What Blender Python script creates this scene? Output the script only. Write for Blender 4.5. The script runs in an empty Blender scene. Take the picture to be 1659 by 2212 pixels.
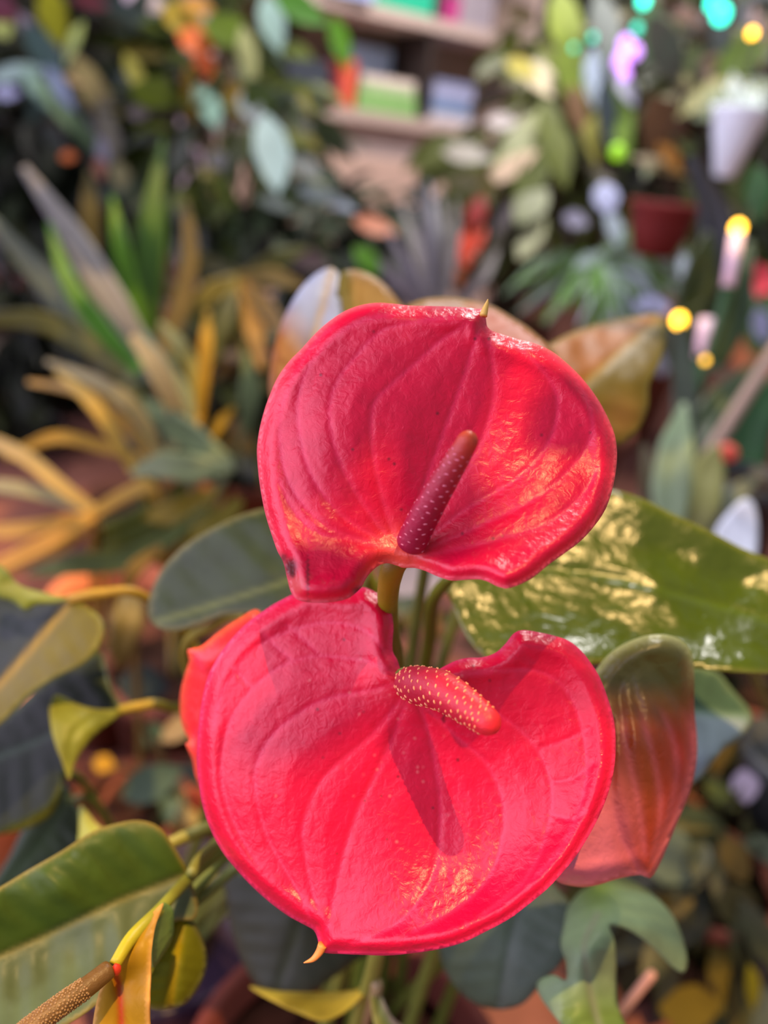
import bpy, math, random
import numpy as np
from mathutils import Vector, Matrix, Quaternion
from mathutils.geometry import delaunay_2d_cdt

# ---------------------------------------------------------------- camera, world, sun, exposure
SC = bpy.context.scene
COL = SC.collection
W, H, F = 1659.0, 2212.0, 1664.0
PITCH, ROLL = math.radians(25), math.radians(7)
CAM = Vector((0, 0, .72))
FWD = Vector((0, math.cos(PITCH), -math.sin(PITCH)))
U0, R0 = Vector((0, math.sin(PITCH), math.cos(PITCH))), Vector((1, 0, 0))
RGT = R0 * math.cos(ROLL) + U0 * math.sin(ROLL)
UPV = U0 * math.cos(ROLL) - R0 * math.sin(ROLL)

cd = bpy.data.cameras.new('camera'); cam = bpy.data.objects.new('camera', cd); COL.objects.link(cam)
m = Matrix((RGT, UPV, -FWD)).transposed().to_4x4(); m.translation = CAM; cam.matrix_world = m
cd.sensor_fit = 'VERTICAL'; cd.sensor_height = 36.0; cd.lens = 36.0 * F / H
cd.clip_start = .01; cd.clip_end = 60
cd.dof.use_dof = True; cd.dof.focus_distance = .202; cd.dof.aperture_fstop = 4.8
SC.camera = cam

SC.view_settings.view_transform = 'Standard'; SC.view_settings.look = 'None'
SC.view_settings.gamma = 1; SC.view_settings.use_curve_mapping = False
SC.view_settings.exposure = 0.0
SC.cycles.use_denoising = True

WORLD_STRENGTH, SUN_STRENGTH = .44, 4.6
wd = bpy.data.worlds.new('sky'); SC.world = wd; wd.use_nodes = True
nt = wd.node_tree; nt.nodes.clear()
tc = nt.nodes.new('ShaderNodeTexCoord'); sep = nt.nodes.new('ShaderNodeSeparateXYZ')
rmp = nt.nodes.new('ShaderNodeMapRange'); rmp.inputs[1].default_value = -.3; rmp.inputs[2].default_value = .9
mix = nt.nodes.new('ShaderNodeMix'); mix.data_type = 'RGBA'
mix.inputs[6].default_value = (.42, .44, .40, 1); mix.inputs[7].default_value = (.84, .86, 1.16, 1)
bg = nt.nodes.new('ShaderNodeBackground'); bg.inputs[1].default_value = WORLD_STRENGTH
ow = nt.nodes.new('ShaderNodeOutputWorld')
nt.links.new(tc.outputs['Generated'], sep.inputs[0]); nt.links.new(sep.outputs[2], rmp.inputs[0])
nt.links.new(rmp.outputs[0], mix.inputs[0])
# the brighter, cooler part of the sky up on the left
SKYV = (RGT * -.90 + UPV * .28 - FWD * .34).normalized()
dt = nt.nodes.new('ShaderNodeVectorMath'); dt.operation = 'DOT_PRODUCT'; dt.inputs[1].default_value = SKYV
lr = nt.nodes.new('ShaderNodeMapRange'); lr.interpolation_type = 'SMOOTHSTEP'; lr.inputs[1].default_value = .45; lr.inputs[2].default_value = 1.0; lr.inputs[3].default_value = 0; lr.inputs[4].default_value = 1
mx2 = nt.nodes.new('ShaderNodeMix'); mx2.data_type = 'RGBA'; mx2.inputs[7].default_value = (7.2, 6.5, 9.2, 1)
nt.links.new(tc.outputs['Generated'], dt.inputs[0]); nt.links.new(dt.outputs['Value'], lr.inputs[0]); nt.links.new(lr.outputs[0], mx2.inputs[0]); nt.links.new(mix.outputs[2], mx2.inputs[6])
nt.links.new(mx2.outputs[2], bg.inputs[0]); nt.links.new(bg.outputs[0], ow.inputs[0])
LAMP = bpy.data.lights.new('added_fill_light', 'AREA'); LAMP.shape = 'DISK'; LAMP.size = .5; LAMP.energy = 60; LAMP.color = (1, .94, .9)  # unseen fill lamp, added to brighten the background
lo = bpy.data.objects.new('added_fill_light', LAMP); COL.objects.link(lo); lo.location = (.40, 1.95, 2.45)

SUNV = (RGT * .12 + UPV * .80 - FWD * .54).normalized()
sd = bpy.data.lights.new('sun', 'SUN'); sd.energy = SUN_STRENGTH; sd.angle = math.radians(.55); sd.color = (1.0, .62, .24)
sun = bpy.data.objects.new('sun', sd); COL.objects.link(sun); sun.location = SUNV * 5
sun.rotation_euler = SUNV.to_track_quat('Z', 'Y').to_euler()

# ---------------------------------------------------------------- helpers
def pt(x, y, d):
    return CAM + (FWD + RGT * ((x - W / 2) / F) + UPV * ((H / 2 - y) / F)) * d
def pts_np(P, D):
    P = np.asarray(P, float); D = np.asarray(D, float)
    r, u, f = (np.array(v) for v in (RGT, UPV, FWD))
    return np.array(CAM) + (f + np.outer((P[:, 0] - W / 2) / F, r) + np.outer((H / 2 - P[:, 1]) / F, u)) * D[:, None]
def lin(c, g=1.0):
    o = []
    for v in c:
        v = v / 255.0
        v = v / 12.92 if v <= .04045 else ((v + .055) / 1.055) ** 2.4
        o.append(min(.95, v * g))
    return np.array(o)

def tag(o, label=None, cat=None, group=None, kind=None):
    if label: o['label'] = label
    if cat: o['category'] = cat
    if group: o['group'] = group
    if kind: o['kind'] = kind
    return o
def thing(name, loc, label, cat, group=None):
    o = bpy.data.objects.new(name, None); o.empty_display_size = .02; COL.objects.link(o); o.location = loc
    return tag(o, label, cat, group)
def link(name, verts, faces, mat, parent=None, smooth=True, cols=None, attrs=None, mats=None, fm=None):
    me = bpy.data.meshes.new(name)
    off = Vector(parent.matrix_world.translation) if parent else Vector((0, 0, 0))
    if parent:
        p = parent; off = Vector((0, 0, 0))
        while p: off += Vector(p.location); p = p.parent
    me.from_pydata([(v[0] - off[0], v[1] - off[1], v[2] - off[2]) for v in verts], [], [tuple(int(i) for i in f) for f in faces])
    for mm in (mats or [mat]): me.materials.append(mm)
    if fm is not None: me.polygons.foreach_set('material_index', list(fm))
    if smooth: me.polygons.foreach_set('use_smooth', [True] * len(me.polygons))
    if cols is not None:
        a = me.color_attributes.new('Col', 'FLOAT_COLOR', 'POINT')
        c = np.ones((len(verts), 4)); c[:, :3] = np.asarray(cols).reshape(-1, 3) if np.ndim(cols) > 1 else np.asarray(cols)
        a.data.foreach_set('color', c.ravel())
    for k, v in (attrs or {}).items():
        a = me.attributes.new(k, 'FLOAT', 'POINT'); a.data.foreach_set('value', np.asarray(v, float))
    me.update()
    o = bpy.data.objects.new(name, me); COL.objects.link(o)
    if parent: o.parent = parent
    return o
def solid(o, t, offset=-1):
    s = o.modifiers.new('thickness', 'SOLIDIFY'); s.thickness = t; s.offset = offset
    return o

class MB:                       # collects shapes for one mesh
    def __init__(s): s.v, s.f, s.c = [], [], []
    def add(s, v, f, c):
        n = len(s.v); s.v += [tuple(x) for x in v]; s.f += [tuple(i + n for i in q) for q in f]
        s.c += [tuple(c)] * len(v) if np.ndim(c) == 1 else [tuple(x) for x in c]
    def box(s, o, ax, ay, az, c):
        o, ax, ay, az = map(Vector, (o, ax, ay, az))
        v = [o, o + ax, o + ax + ay, o + ay, o + az, o + ax + az, o + ax + ay + az, o + ay + az]
        s.add(v, [(0, 3, 2, 1), (4, 5, 6, 7), (0, 1, 5, 4), (1, 2, 6, 5), (2, 3, 7, 6), (3, 0, 4, 7)], c)
    def tube(s, path, rad, c, n=10, cap=True):
        path = [Vector(p) for p in path]
        if not hasattr(rad, '__len__'): rad = [rad] * len(path)
        t0 = (path[1] - path[0]).normalized()
        nrm = t0.orthogonal().normalized(); v, f = [], []
        for i, p in enumerate(path):
            t = (path[min(i + 1, len(path) - 1)] - path[max(i - 1, 0)]).normalized()
            nrm = (nrm - t * nrm.dot(t)).normalized(); b = t.cross(nrm)
            for k in range(n):
                a = 2 * math.pi * k / n
                v.append(p + (nrm * math.cos(a) + b * math.sin(a)) * rad[i])
        for i in range(len(path) - 1):
            for k in range(n):
                k2 = (k + 1) % n
                f.append((i * n + k, i * n + k2, (i + 1) * n + k2, (i + 1) * n + k))
        if cap:
            f.append(tuple(range(n - 1, -1, -1))); f.append(tuple(range((len(path) - 1) * n, len(path) * n)))
        if np.ndim(c) == 2: c = [c[i] for i in range(len(path)) for _ in range(n)]
        s.add(v, f, c)
    def lathe(s, base, prof, c, n=40):
        v, f = [], []
        for r, z in prof:
            for k in range(n):
                a = 2 * math.pi * k / n
                v.append((base[0] + r * math.cos(a), base[1] + r * math.sin(a), base[2] + z))
        for i in range(len(prof) - 1):
            for k in range(n):
                k2 = (k + 1) % n
                f.append((i * n + k, i * n + k2, (i + 1) * n + k2, (i + 1) * n + k))
        f.append(tuple(range(n - 1, -1, -1))); f.append(tuple(range((len(prof) - 1) * n, len(prof) * n)))
        s.add(v, f, c)
    def ball(s, p, r, c, n=12, sc=(1, 1, 1)):
        v, f = [], []
        for i in range(n // 2 + 1):
            th = math.pi * i / (n // 2)
            for k in range(n):
                a = 2 * math.pi * k / n
                v.append((p[0] + r * sc[0] * math.sin(th) * math.cos(a), p[1] + r * sc[1] * math.sin(th) * math.sin(a), p[2] + r * sc[2] * math.cos(th)))
        for i in range(n // 2):
            for k in range(n):
                k2 = (k + 1) % n
                f.append((i * n + k, (i + 1) * n + k, (i + 1) * n + k2, i * n + k2))
        s.add(v, f, c)
    def build(s, name, mat, parent=None, smooth=True):
        return link(name, s.v, s.f, mat, parent, smooth, np.array(s.c))

def catmull(P, step, closed):
    P = np.asarray(P, float); n = len(P); out = []
    rng_ = range(n) if closed else range(n - 1)
    for i in rng_:
        p1, p2 = P[i], P[(i + 1) % n]
        p0 = P[(i - 1) % n] if closed or i > 0 else 2 * p1 - p2
        p3 = P[(i + 2) % n] if closed or i + 2 < n else 2 * p2 - p1
        k = max(1, int(round(np.linalg.norm((p2 - p1)[:2]) / step)))
        for j in range(k):
            t = j / k
            # tangents limited so close points do not overshoot
            L = np.linalg.norm(p2 - p1) + 1e-9
            m1 = (p2 - p0) * L / (np.linalg.norm(p2 - p1) + np.linalg.norm(p1 - p0) + 1e-9)
            m2 = (p3 - p1) * L / (np.linalg.norm(p2 - p1) + np.linalg.norm(p3 - p2) + 1e-9)
            out.append((2 * t**3 - 3 * t**2 + 1) * p1 + (t**3 - 2 * t**2 + t) * m1 + (-2 * t**3 + 3 * t**2) * p2 + (t**3 - t**2) * m2)
    if not closed: out.append(P[-1])
    return np.array(out)

def tps(ctrl):
    C = np.asarray(ctrl, float); X = C[:, :2] / 1000.0; n = len(X)
    def k(a, b):
        r2 = ((a[:, None, :] - b[None, :, :]) ** 2).sum(-1) + 1e-12
        return r2 * np.log(r2) * .5
    K = k(X, X) + np.eye(n) * 1e-5; Pm = np.hstack([np.ones((n, 1)), X])
    A = np.zeros((n + 3, n + 3)); A[:n, :n] = K; A[:n, n:] = Pm; A[n:, :n] = Pm.T
    b = np.zeros(n + 3); b[:n] = C[:, 2]
    w = np.linalg.lstsq(A, b, rcond=None)[0]
    def ev(Q):
        Q = np.asarray(Q, float)[:, :2] / 1000.0
        return k(Q, X) @ w[:n] + np.hstack([np.ones((len(Q), 1)), Q]) @ w[n:]
    return ev

def seg_dist(Q, L, widths=None):
    """distance of points Q to polyline L and the polyline parameter 0..1"""
    best = np.full(len(Q), 1e9); par = np.zeros(len(Q)); n = len(L) - 1; side = np.zeros(len(Q))
    for i in range(n):
        a, b = L[i], L[i + 1]; ab = b - a
        t = np.clip(((Q - a) @ ab) / (ab @ ab + 1e-9), 0, 1)
        d = np.linalg.norm(Q - (a + t[:, None] * ab), axis=1)
        mk = d < best; best[mk] = d[mk]; par[mk] = (i + t[mk]) / n
        sd_ = np.sign(ab[0] * (Q[:, 1] - a[1]) - ab[1] * (Q[:, 0] - a[0])); side[mk] = sd_[mk]
    return best, par, side

def inside(Q, poly):
    c = np.zeros(len(Q), bool); n = len(poly)
    for i in range(n):
        a, b = poly[i], poly[(i + 1) % n]
        cond = (a[1] > Q[:, 1]) != (b[1] > Q[:, 1])
        with np.errstate(divide='ignore', invalid='ignore'):
            xx = (b[0] - a[0]) * (Q[:, 1] - a[1]) / (b[1] - a[1]) + a[0]
        c ^= cond & (Q[:, 0] < xx)
    return c

def sheet(name, outline, depths, mat, parent, step=10, thick=.0006, shape=None, colour=None, smooth_out=True):
    """leaf or petal: its outline at its own distance, relief from shape(Q, dict) in metres, colour from colour(Q, dict)"""
    O = catmull(outline, step, True) if smooth_out else np.asarray(outline, float)
    x0, y0 = O.min(0); x1, y1 = O.max(0)
    g = []
    row = 0; y = y0
    while y < y1:
        xs = np.arange(x0 + (row % 2) * step / 2, x1, step); g.append(np.stack([xs, np.full_like(xs, y)], 1)); y += step * .866; row += 1
    g = np.concatenate(g); g = g[inside(g, O)]
    de, _, _ = seg_dist(g, np.vstack([O, O[:1]])); g = g[de > step * .55]
    V = np.vstack([O, g]); nO = len(O)
    r = delaunay_2d_cdt([Vector(v) for v in V], [(i, (i + 1) % nO) for i in range(nO)], [], 1, 1e-6)
    Q = np.array([tuple(v) for v in r[0]]); faces = [tuple(f) for f in r[2]]
    de, _, _ = seg_dist(Q, np.vstack([O, O[:1]]))
    D = tps(depths)(Q); info = {'edge': de}
    if shape is not None: D = D + shape(Q, info)
    P = pts_np(Q, D)
    ff = []
    for f in faces:               # front side towards the camera
        a, b, c = (P[i] for i in f[:3])
        n = np.cross(b - a, c - a)
        ff.append(f if n @ (np.array(CAM) - a) > 0 else f[::-1])
    # flip consistently (majority)
    cols = colour(Q, info) if callable(colour) else np.tile(np.asarray(colour, float), (len(Q), 1))
    o = link(name, P, ff, mat, parent, True, cols, {k: v for k, v in info.items() if k in ('vein',)})
    return solid(o, thick)

def leaf(outline, depths, mid, col, col_mid=None, parent=None, step=14, name='leaf', fold=.0, lat=.0003, nlat=7, rim=None, col2=None, thick=.0005, mat=None, blend=None):
    """a green leaf: folded along its midrib, side veins pressed in, optional second colour on the right of the midrib"""
    M = catmull(mid, 8, False)
    def shape(Q, I):
        d, t, s = seg_dist(Q, M); I['d'], I['t'], I['s'] = d, t, s
        ph = t * nlat - d / 160.0
        I['vein'] = np.exp(-(d / 5.0) ** 2)
        return -fold * d / 200.0 + .0012 * np.exp(-(d / 9.0) ** 2) + lat * np.cos(2 * math.pi * ph) * np.clip(d / 60, 0, 1) * np.clip(I['edge'] / 30, 0, 1) + (.0012 * np.exp(-(I['edge'] / 14.0) ** 2))
    def colour(Q, I):
        c = np.tile(np.asarray(col, float), (len(Q), 1))
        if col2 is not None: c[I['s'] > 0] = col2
        if blend is not None:
            k = blend(Q)[:, None]; c = c * (1 - k[..., :1]) + np.asarray(blend.c) * k
        k = np.exp(-(I['d'] / 7.0) ** 2)[:, None]
        cm = np.asarray(col_mid if col_mid is not None else np.asarray(col) * 1.5)
        c = c * (1 - k) + cm * k
        if rim is not None:
            k = np.exp(-(I['edge'] / 6.0) ** 2)[:, None] * .8; c = c * (1 - k) + np.asarray(rim) * k
        return c
    return sheet(name, outline, depths, mat or M_LEAF, parent, step, thick, shape, colour)

def blade(mb, ctrl, col, twist=0.0, n=18, fold=.25):
    """strap leaf along (px, py, distance, half width px)"""
    C = catmull(np.array(ctrl, float) * np.array([1, 1, 1000, 1]), 1e9, False) if False else None
    A = np.array(ctrl, float); u = np.linspace(0, len(A) - 1, n)
    out = []
    Pc = np.array([tuple(pt(a[0], a[1], a[2])) for a in A]); Wd = A[:, 3] * A[:, 2] / F
    P = []
    for q in u:
        i = min(int(q), len(A) - 2); t = q - i
        p1, p2 = Pc[i], Pc[i + 1]; p0 = Pc[i - 1] if i else 2 * p1 - p2; p3 = Pc[i + 2] if i + 2 < len(A) else 2 * p2 - p1
        P.append(.5 * (2 * p1 + (p2 - p0) * t + (2 * p0 - 5 * p1 + 4 * p2 - p3) * t * t + (3 * p1 - p0 - 3 * p2 + p3) * t**3))
    wd_ = np.interp(u, np.arange(len(A)), Wd); v, f = [], []
    for i in range(n):
        p = Vector(P[i]); t = (Vector(P[min(i + 1, n - 1)]) - Vector(P[max(i - 1, 0)])).normalized()
        vd = (CAM - p).normalized(); sdv = t.cross(vd)
        if sdv.length < 1e-4: sdv = t.orthogonal()
        sdv.normalize(); sdv = Quaternion(t, twist) @ sdv; nv = sdv.cross(t); w = wd_[i]
        for k in (-1, -.5, 0, .5, 1): v.append(p + sdv * (k * w) + nv * (-fold * w * (1 - abs(k)) - .0004))
        for k in (1, .5, 0, -.5, -1): v.append(p + sdv * (k * w) + nv * (-fold * w * (1 - abs(k)) + .0004 + .06 * w))
    for i in range(n - 1):
        for k in range(10):
            k2 = (k + 1) % 10; f.append((i * 10 + k, i * 10 + k2, (i + 1) * 10 + k2, (i + 1) * 10 + k))
    f.append(tuple(range(10))); f.append(tuple(range((n - 1) * 10, n * 10)))
    mb.add(v, f, col)

def bez(p0, p1, p2, n=16):
    p0, p1, p2 = map(Vector, (p0, p1, p2))
    return [p0 * (1 - t) ** 2 + p1 * 2 * t * (1 - t) + p2 * t * t for t in (i / (n - 1) for i in range(n))]
def crv(ctrl, n=24):
    C = np.array([tuple(c) for c in ctrl]); u = np.linspace(0, len(C) - 1, n); P = []
    for q in u:
        i = min(int(q), len(C) - 2); t = q - i
        p1, p2 = C[i], C[i + 1]; p0 = C[i - 1] if i else 2 * p1 - p2; p3 = C[i + 2] if i + 2 < len(C) else 2 * p2 - p1
        P.append(Vector(.5 * (2 * p1 + (p2 - p0) * t + (2 * p0 - 5 * p1 + 4 * p2 - p3) * t * t + (3 * p1 - p0 - 3 * p2 + p3) * t**3)))
    return P

# ---------------------------------------------------------------- materials
def material(name, rough=.5, spec=.5, bump=0, scale=100, trans=0, coat=0, attr=True, color=(.5, .5, .5), mottle=0, bump2=0, scale2=30, crough=.2):
    M = bpy.data.materials.new(name); M.use_nodes = True; N = M.node_tree.nodes; L = M.node_tree.links
    b = N['Principled BSDF']; b.inputs['Roughness'].default_value = rough; b.inputs['Specular IOR Level'].default_value = spec
    b.inputs['Coat Weight'].default_value = coat; b.inputs['Coat Roughness'].default_value = crough
    tcn = N.new('ShaderNodeTexCoord')
    if attr:
        a = N.new('ShaderNodeAttribute'); a.attribute_name = 'Col'; src = a.outputs['Color']
    else:
        a = N.new('ShaderNodeRGB'); a.outputs[0].default_value = (*color, 1); src = a.outputs[0]
    if mottle:
        nz = N.new('ShaderNodeTexNoise'); nz.inputs['Scale'].default_value = scale * .35; nz.inputs['Detail'].default_value = 4
        L.new(tcn.outputs['Object'], nz.inputs['Vector'])
        mr = N.new('ShaderNodeMapRange'); mr.inputs[1].default_value = .3; mr.inputs[2].default_value = .7
        mr.inputs[3].default_value = 1 - mottle; mr.inputs[4].default_value = 1 + mottle
        L.new(nz.outputs[0], mr.inputs[0])
        mx = N.new('ShaderNodeVectorMath'); mx.operation = 'SCALE'; L.new(src, mx.inputs[0]); L.new(mr.outputs[0], mx.inputs['Scale'])
        src = mx.outputs[0]
    L.new(src, b.inputs['Base Color'])
    if bump:
        nz = N.new('ShaderNodeTexNoise'); nz.inputs['Scale'].default_value = scale; nz.inputs['Detail'].default_value = 5; nz.inputs['Roughness'].default_value = .55
        nz.inputs['Distortion'].default_value = .6
        L.new(tcn.outputs['Object'], nz.inputs['Vector'])
        bp = N.new('ShaderNodeBump'); bp.inputs['Strength'].default_value = bump; bp.inputs['Distance'].default_value = .001
        L.new(nz.outputs[0], bp.inputs['Height'])
        if bump2:
            n2 = N.new('ShaderNodeTexNoise'); n2.inputs['Scale'].default_value = scale2; n2.inputs['Detail'].default_value = 3
            L.new(tcn.outputs['Object'], n2.inputs['Vector'])
            b2 = N.new('ShaderNodeBump'); b2.inputs['Strength'].default_value = bump2; b2.inputs['Distance'].default_value = .004
            L.new(n2.outputs[0], b2.inputs['Height']); L.new(b2.outputs[0], bp.inputs['Normal'])
        L.new(bp.outputs[0], b.inputs['Normal'])
        if coat: L.new(bp.outputs[0], b.inputs['Coat Normal'])
    if trans:
        t = N.new('ShaderNodeBsdfTranslucent'); L.new(src, t.inputs[0])
        ms = N.new('ShaderNodeMixShader'); ms.inputs[0].default_value = trans
        L.new(b.outputs[0], ms.inputs[1]); L.new(t.outputs[0], ms.inputs[2]); L.new(ms.outputs[0], N['Material Output'].inputs[0])
    return M
def glow(name, color, strength):
    M = bpy.data.materials.new(name); M.use_nodes = True; b = M.node_tree.nodes['Principled BSDF']
    b.inputs['Base Color'].default_value = (*color, 1); b.inputs['Emission Color'].default_value = (*color, 1); b.inputs['Emission Strength'].default_value = strength
    return M

M_PETAL = material('waxy_petal', .31, .5, .36, 430, trans=.08, coat=0, mottle=.08, bump2=.24, scale2=95, crough=.3)
M_SPADIX = material('spadix_skin', .42, .4, .25, 900, mottle=.08)
M_LEAF = material('glossy_leaf', .45, .24, .22, 200, trans=.15, mottle=.14, bump2=.35, scale2=45)
M_LEAFG = material('polished_leaf', .25, .42, .38, 170, trans=.10, mottle=.12, bump2=.42, scale2=70)
M_FOL = material('foliage', .48, .35, .2, 60, trans=.2, mottle=.15)
M_STEM = material('stem_skin', .45, .4, .2, 300, mottle=.12)
M_POT = material('clay_pot', .75, .3, .3, 120, mottle=.15)
M_PLASTIC = material('dark_plastic', .35, .5, .05, 100)
M_SOIL = material('soil', .95, .1, 1.0, 90, mottle=.45)
M_WOOD = material('painted_board', .6, .3, .2, 60, mottle=.06)
M_PAPER = material('paper_cover', .55, .4, .05, 60, mottle=.04)
M_WIRE = material('wire', .5, .4)
M_FLOOR = material('brick_floor', .85, .2, .5, 60, mottle=.22)
M_WALL = material('plaster_wall', .9, .2, .4, 20, mottle=.2)

rnd = random.Random(7)
GAIN = 1.05
def C(r, g, b, k=GAIN): return lin((r, g, b), k)

# ---------------------------------------------------------------- setting: floor, back wall, added roof shading the far part
mb = MB(); mb.box((-4, -1.5, -.05), (8, 0, 0), (0, 7.5, 0), (0, 0, .05), C(112, 70, 58)); tag(mb.build('floor', M_FLOOR, smooth=False), kind='structure')
mb = MB(); mb.box((-4, 5.0, 0), (5.1, 0, 0), (0, .15, 0), (0, 0, 3), C(58, 60, 44)); tag(mb.build('wall_back', M_WALL, smooth=False), kind='structure')
mb = MB(); mb.box((-4, .95, 2.7), (5.6, 0, 0), (0, 4.3, 0), (0, 0, .08), C(96, 96, 86)); tag(mb.build('added_shade_roof', M_WALL, smooth=False), kind='structure')  # unseen slab put in to keep the background out of the sun

lampo = thing('added_fill_lamp', (.40, 1.95, 2.5), 'unseen round lamp added to brighten the plants at the back', 'lamp')
mb = MB(); mb.lathe((.40, 1.95, 2.46), [(.27, .0), (.28, .01), (.28, .16), (.03, .17), (.03, .25)], C(190, 190, 186)); mb.build('lamp_housing', M_WOOD, lampo)
def leaf3(mb, p, d, nrm, L, Wd, col, fold=.25, bend=.15):
    d = d.normalized(); s = d.cross(nrm).normalized(); n = s.cross(d); v = []
    for t, w in ((0, .12), (.22, .8), (.5, 1), (.78, .62), (1, .02)):
        c = p + d * (L * t) - n * (bend * L * t * t)
        v += [c - s * (w * Wd / 2) + n * (fold * w * Wd / 2), c, c + s * (w * Wd / 2) + n * (fold * w * Wd / 2)]
    f = []
    for i in range(4):
        f += [(i * 3, i * 3 + 1, i * 3 + 4, i * 3 + 3), (i * 3 + 1, i * 3 + 2, i * 3 + 5, i * 3 + 4)]
    mb.add(v, f, col)
# unseen tree added beside the camera, its crown laid out to break up the sun
R6 = random.Random(66); tr = thing('added_shade_tree', (1.5, -.2, 0), 'unseen tree added beside the viewer to shade and dapple the plants', 'tree')
fo, st = MB(), MB(); bp_ = []
def over(x, y, d, h): p = pt(x, y, d); return p + SUNV * ((h - p.z) / SUNV.z)
for i in range(300):
    p = Vector((R6.uniform(-1.3, 1.3), R6.uniform(.27, 1.0), R6.uniform(1.75, 2.25)))
    g = p - SUNV * ((p.z - .5) / SUNV.z)
    leaf3(fo, p, Vector((R6.uniform(-1, 1), R6.uniform(-1, 1), R6.uniform(-.4, .1))), Vector((R6.uniform(-.3, .3), R6.uniform(-.3, .3), 1)), R6.uniform(.09, .16), R6.uniform(.05, .08), C(70, 90, 30)); 
    if i % 14 == 0: bp_.append(p)
for (x, y, d, L, Wd, a) in [(740, 800, .20, .055, .034, 1.2), (980, 740, .203, .075, .03, 1.5), (1020, 950, .180, .040, .018, 1.2), (1240, 880, .205, .03, .022, .6), (690, 1225, .187, .05, .022, .2)]:  # single leaves set along the sun line to shade the upper flower
    c = over(x, y, d, 1.7); dr = Vector((math.cos(a), math.sin(a), -.1)); leaf3(fo, c - dr * L * .5, dr, Vector((0, 0, 1)), L, Wd, C(70, 90, 30), bend=.05); bp_.append(c - dr * L * .5)
fo.build('foliage', M_FOL, tr)
st.tube(crv([(1.5, -.2, 0), (1.48, -.15, .8), (1.4, 0, 1.6), (1.1, .3, 2.2)]), [.05 - .0012 * q for q in range(24)], C(90, 74, 54), 12)
for p in bp_: st.tube(bez((1.3, .15, 1.95), (p.x * .5 + .6, p.y * .6, 2.35), p, 10), [.012 - .0011 * q for q in range(10)], C(90, 74, 54), 6)
st.build('branches', M_STEM, tr)
# ---------------------------------------------------------------- flowers of the big anthurium
A_POS = Vector((.02, .275, 0)); A_TOP = .215
anth = thing('anthurium', A_POS, 'potted anthurium in front carrying the two big glossy red heart shaped flowers in focus', 'potted plant')
def crownA(dx=0, dy=0): return Vector((A_POS.x + dx, A_POS.y + dy, A_TOP - .02))

def petal_maker(veins, vein_w, vein_h, base, c_main, c_vein, c_edge, c_base, rimw=16, rimh=.003, blotches=()):
    V = [catmull(v, 7, False) for v in veins]
    def shape(Q, I):
        dv = np.full(len(Q), 1e9); quilt = np.zeros(len(Q))
        for i, L in enumerate(V):
            d, t, s = seg_dist(Q, L); d = d + np.clip(t - .93, 0, 1) * 200
            dv = np.minimum(dv, d)
        I['dv'] = dv
        I['vein'] = np.exp(-(dv / vein_w) ** 2)
        db = np.linalg.norm(Q - np.array(base), axis=1); I['db'] = db
        k = np.clip(db / 120, 0, 1) * np.clip(I['edge'] / 40, 0, 1)
        groove = vein_h * .6 * np.exp(-(dv / (vein_w * 1.5)) ** 2) * np.clip(db / 60, .3, 1)
        q = -vein_h * 1.5 * (1 - np.exp(-(dv / 60.0) ** 2)) * k
        rim = rimh * np.exp(-(I['edge'] / rimw) ** 2) - rimh * .35 * np.exp(-((I['edge'] - 34) / 18.0) ** 2)
        return groove + q + rim
    def colour(Q, I):
        c = np.tile(np.asarray(c_main, float), (len(Q), 1))
        def mixc(c, cc, k): k = np.clip(k, 0, 1)[:, None]; return c * (1 - k) + np.asarray(cc) * k
        c = mixc(c, c_vein, I['vein'] * .42)
        c = mixc(c, c_edge, np.exp(-(I['edge'] / 7.0) ** 2) * .6)
        c = mixc(c, c_base, np.exp(-(I['db'] / 55.0) ** 2) * .55)
        for (x, y, rx, ry, cc, kk) in blotches:
            c = mixc(c, cc, kk * np.exp(-(((Q[:, 0] - x) / rx) ** 2 + ((Q[:, 1] - y) / ry) ** 2) ** 2))
        return c
    return shape, colour

RED, PINK, ORG = lin((226, 3, 56)), lin((240, 56, 98)), lin((255, 110, 70))
BLK = lin((40, 18, 22))

top_out = [(858,1222),(846,1218),(832,1217),(815,1224),(800,1238),(790,1252),(783,1266),(772,1278),(757,1290),(735,1298),(700,1302),(665,1301),(642,1295),(629,1280),(620,1248),(612,1215),(599,1190),(585,1150),(573,1110),(563,1060),(557,1010),(555,970),(560,930),(570,890),(582,855),(600,815),(625,780),(650,755),(680,722),(710,695),(745,672),(780,659),(815,654),(850,656),(885,660),(930,661),(970,662),(1005,664),(1030,667),(1047,668),(1050,690),(1053,706),(1064,715),(1090,724),(1120,733),(1155,742),(1190,758),(1225,785),(1260,820),(1290,860),(1312,900),(1328,940),(1333,980),(1330,1020),(1322,1060),(1308,1100),(1285,1135),(1255,1168),(1220,1195),(1185,1220),(1155,1245),(1125,1262),(1095,1271),(1075,1267),(1050,1255),(1030,1251),(1000,1253),(975,1254),(945,1245),(915,1232),(890,1226),(872,1226)]
top_depth = [(865,1205,.196),(800,1238,.192),(690,1295,.184),(620,1240,.190),(560,970,.207),(640,780,.210),(800,658,.210),(1045,672,.206),(1250,810,.2085),(1330,980,.205),(1285,1135,.194),(1090,1268,.181),(970,1250,.187),
             (720,900,.2005),(950,800,.2055),(1160,900,.2065),(700,1130,.1945),(1060,1080,.200),(870,1050,.2005),(1180,1080,.1965),(640,1000,.1995)]
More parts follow.
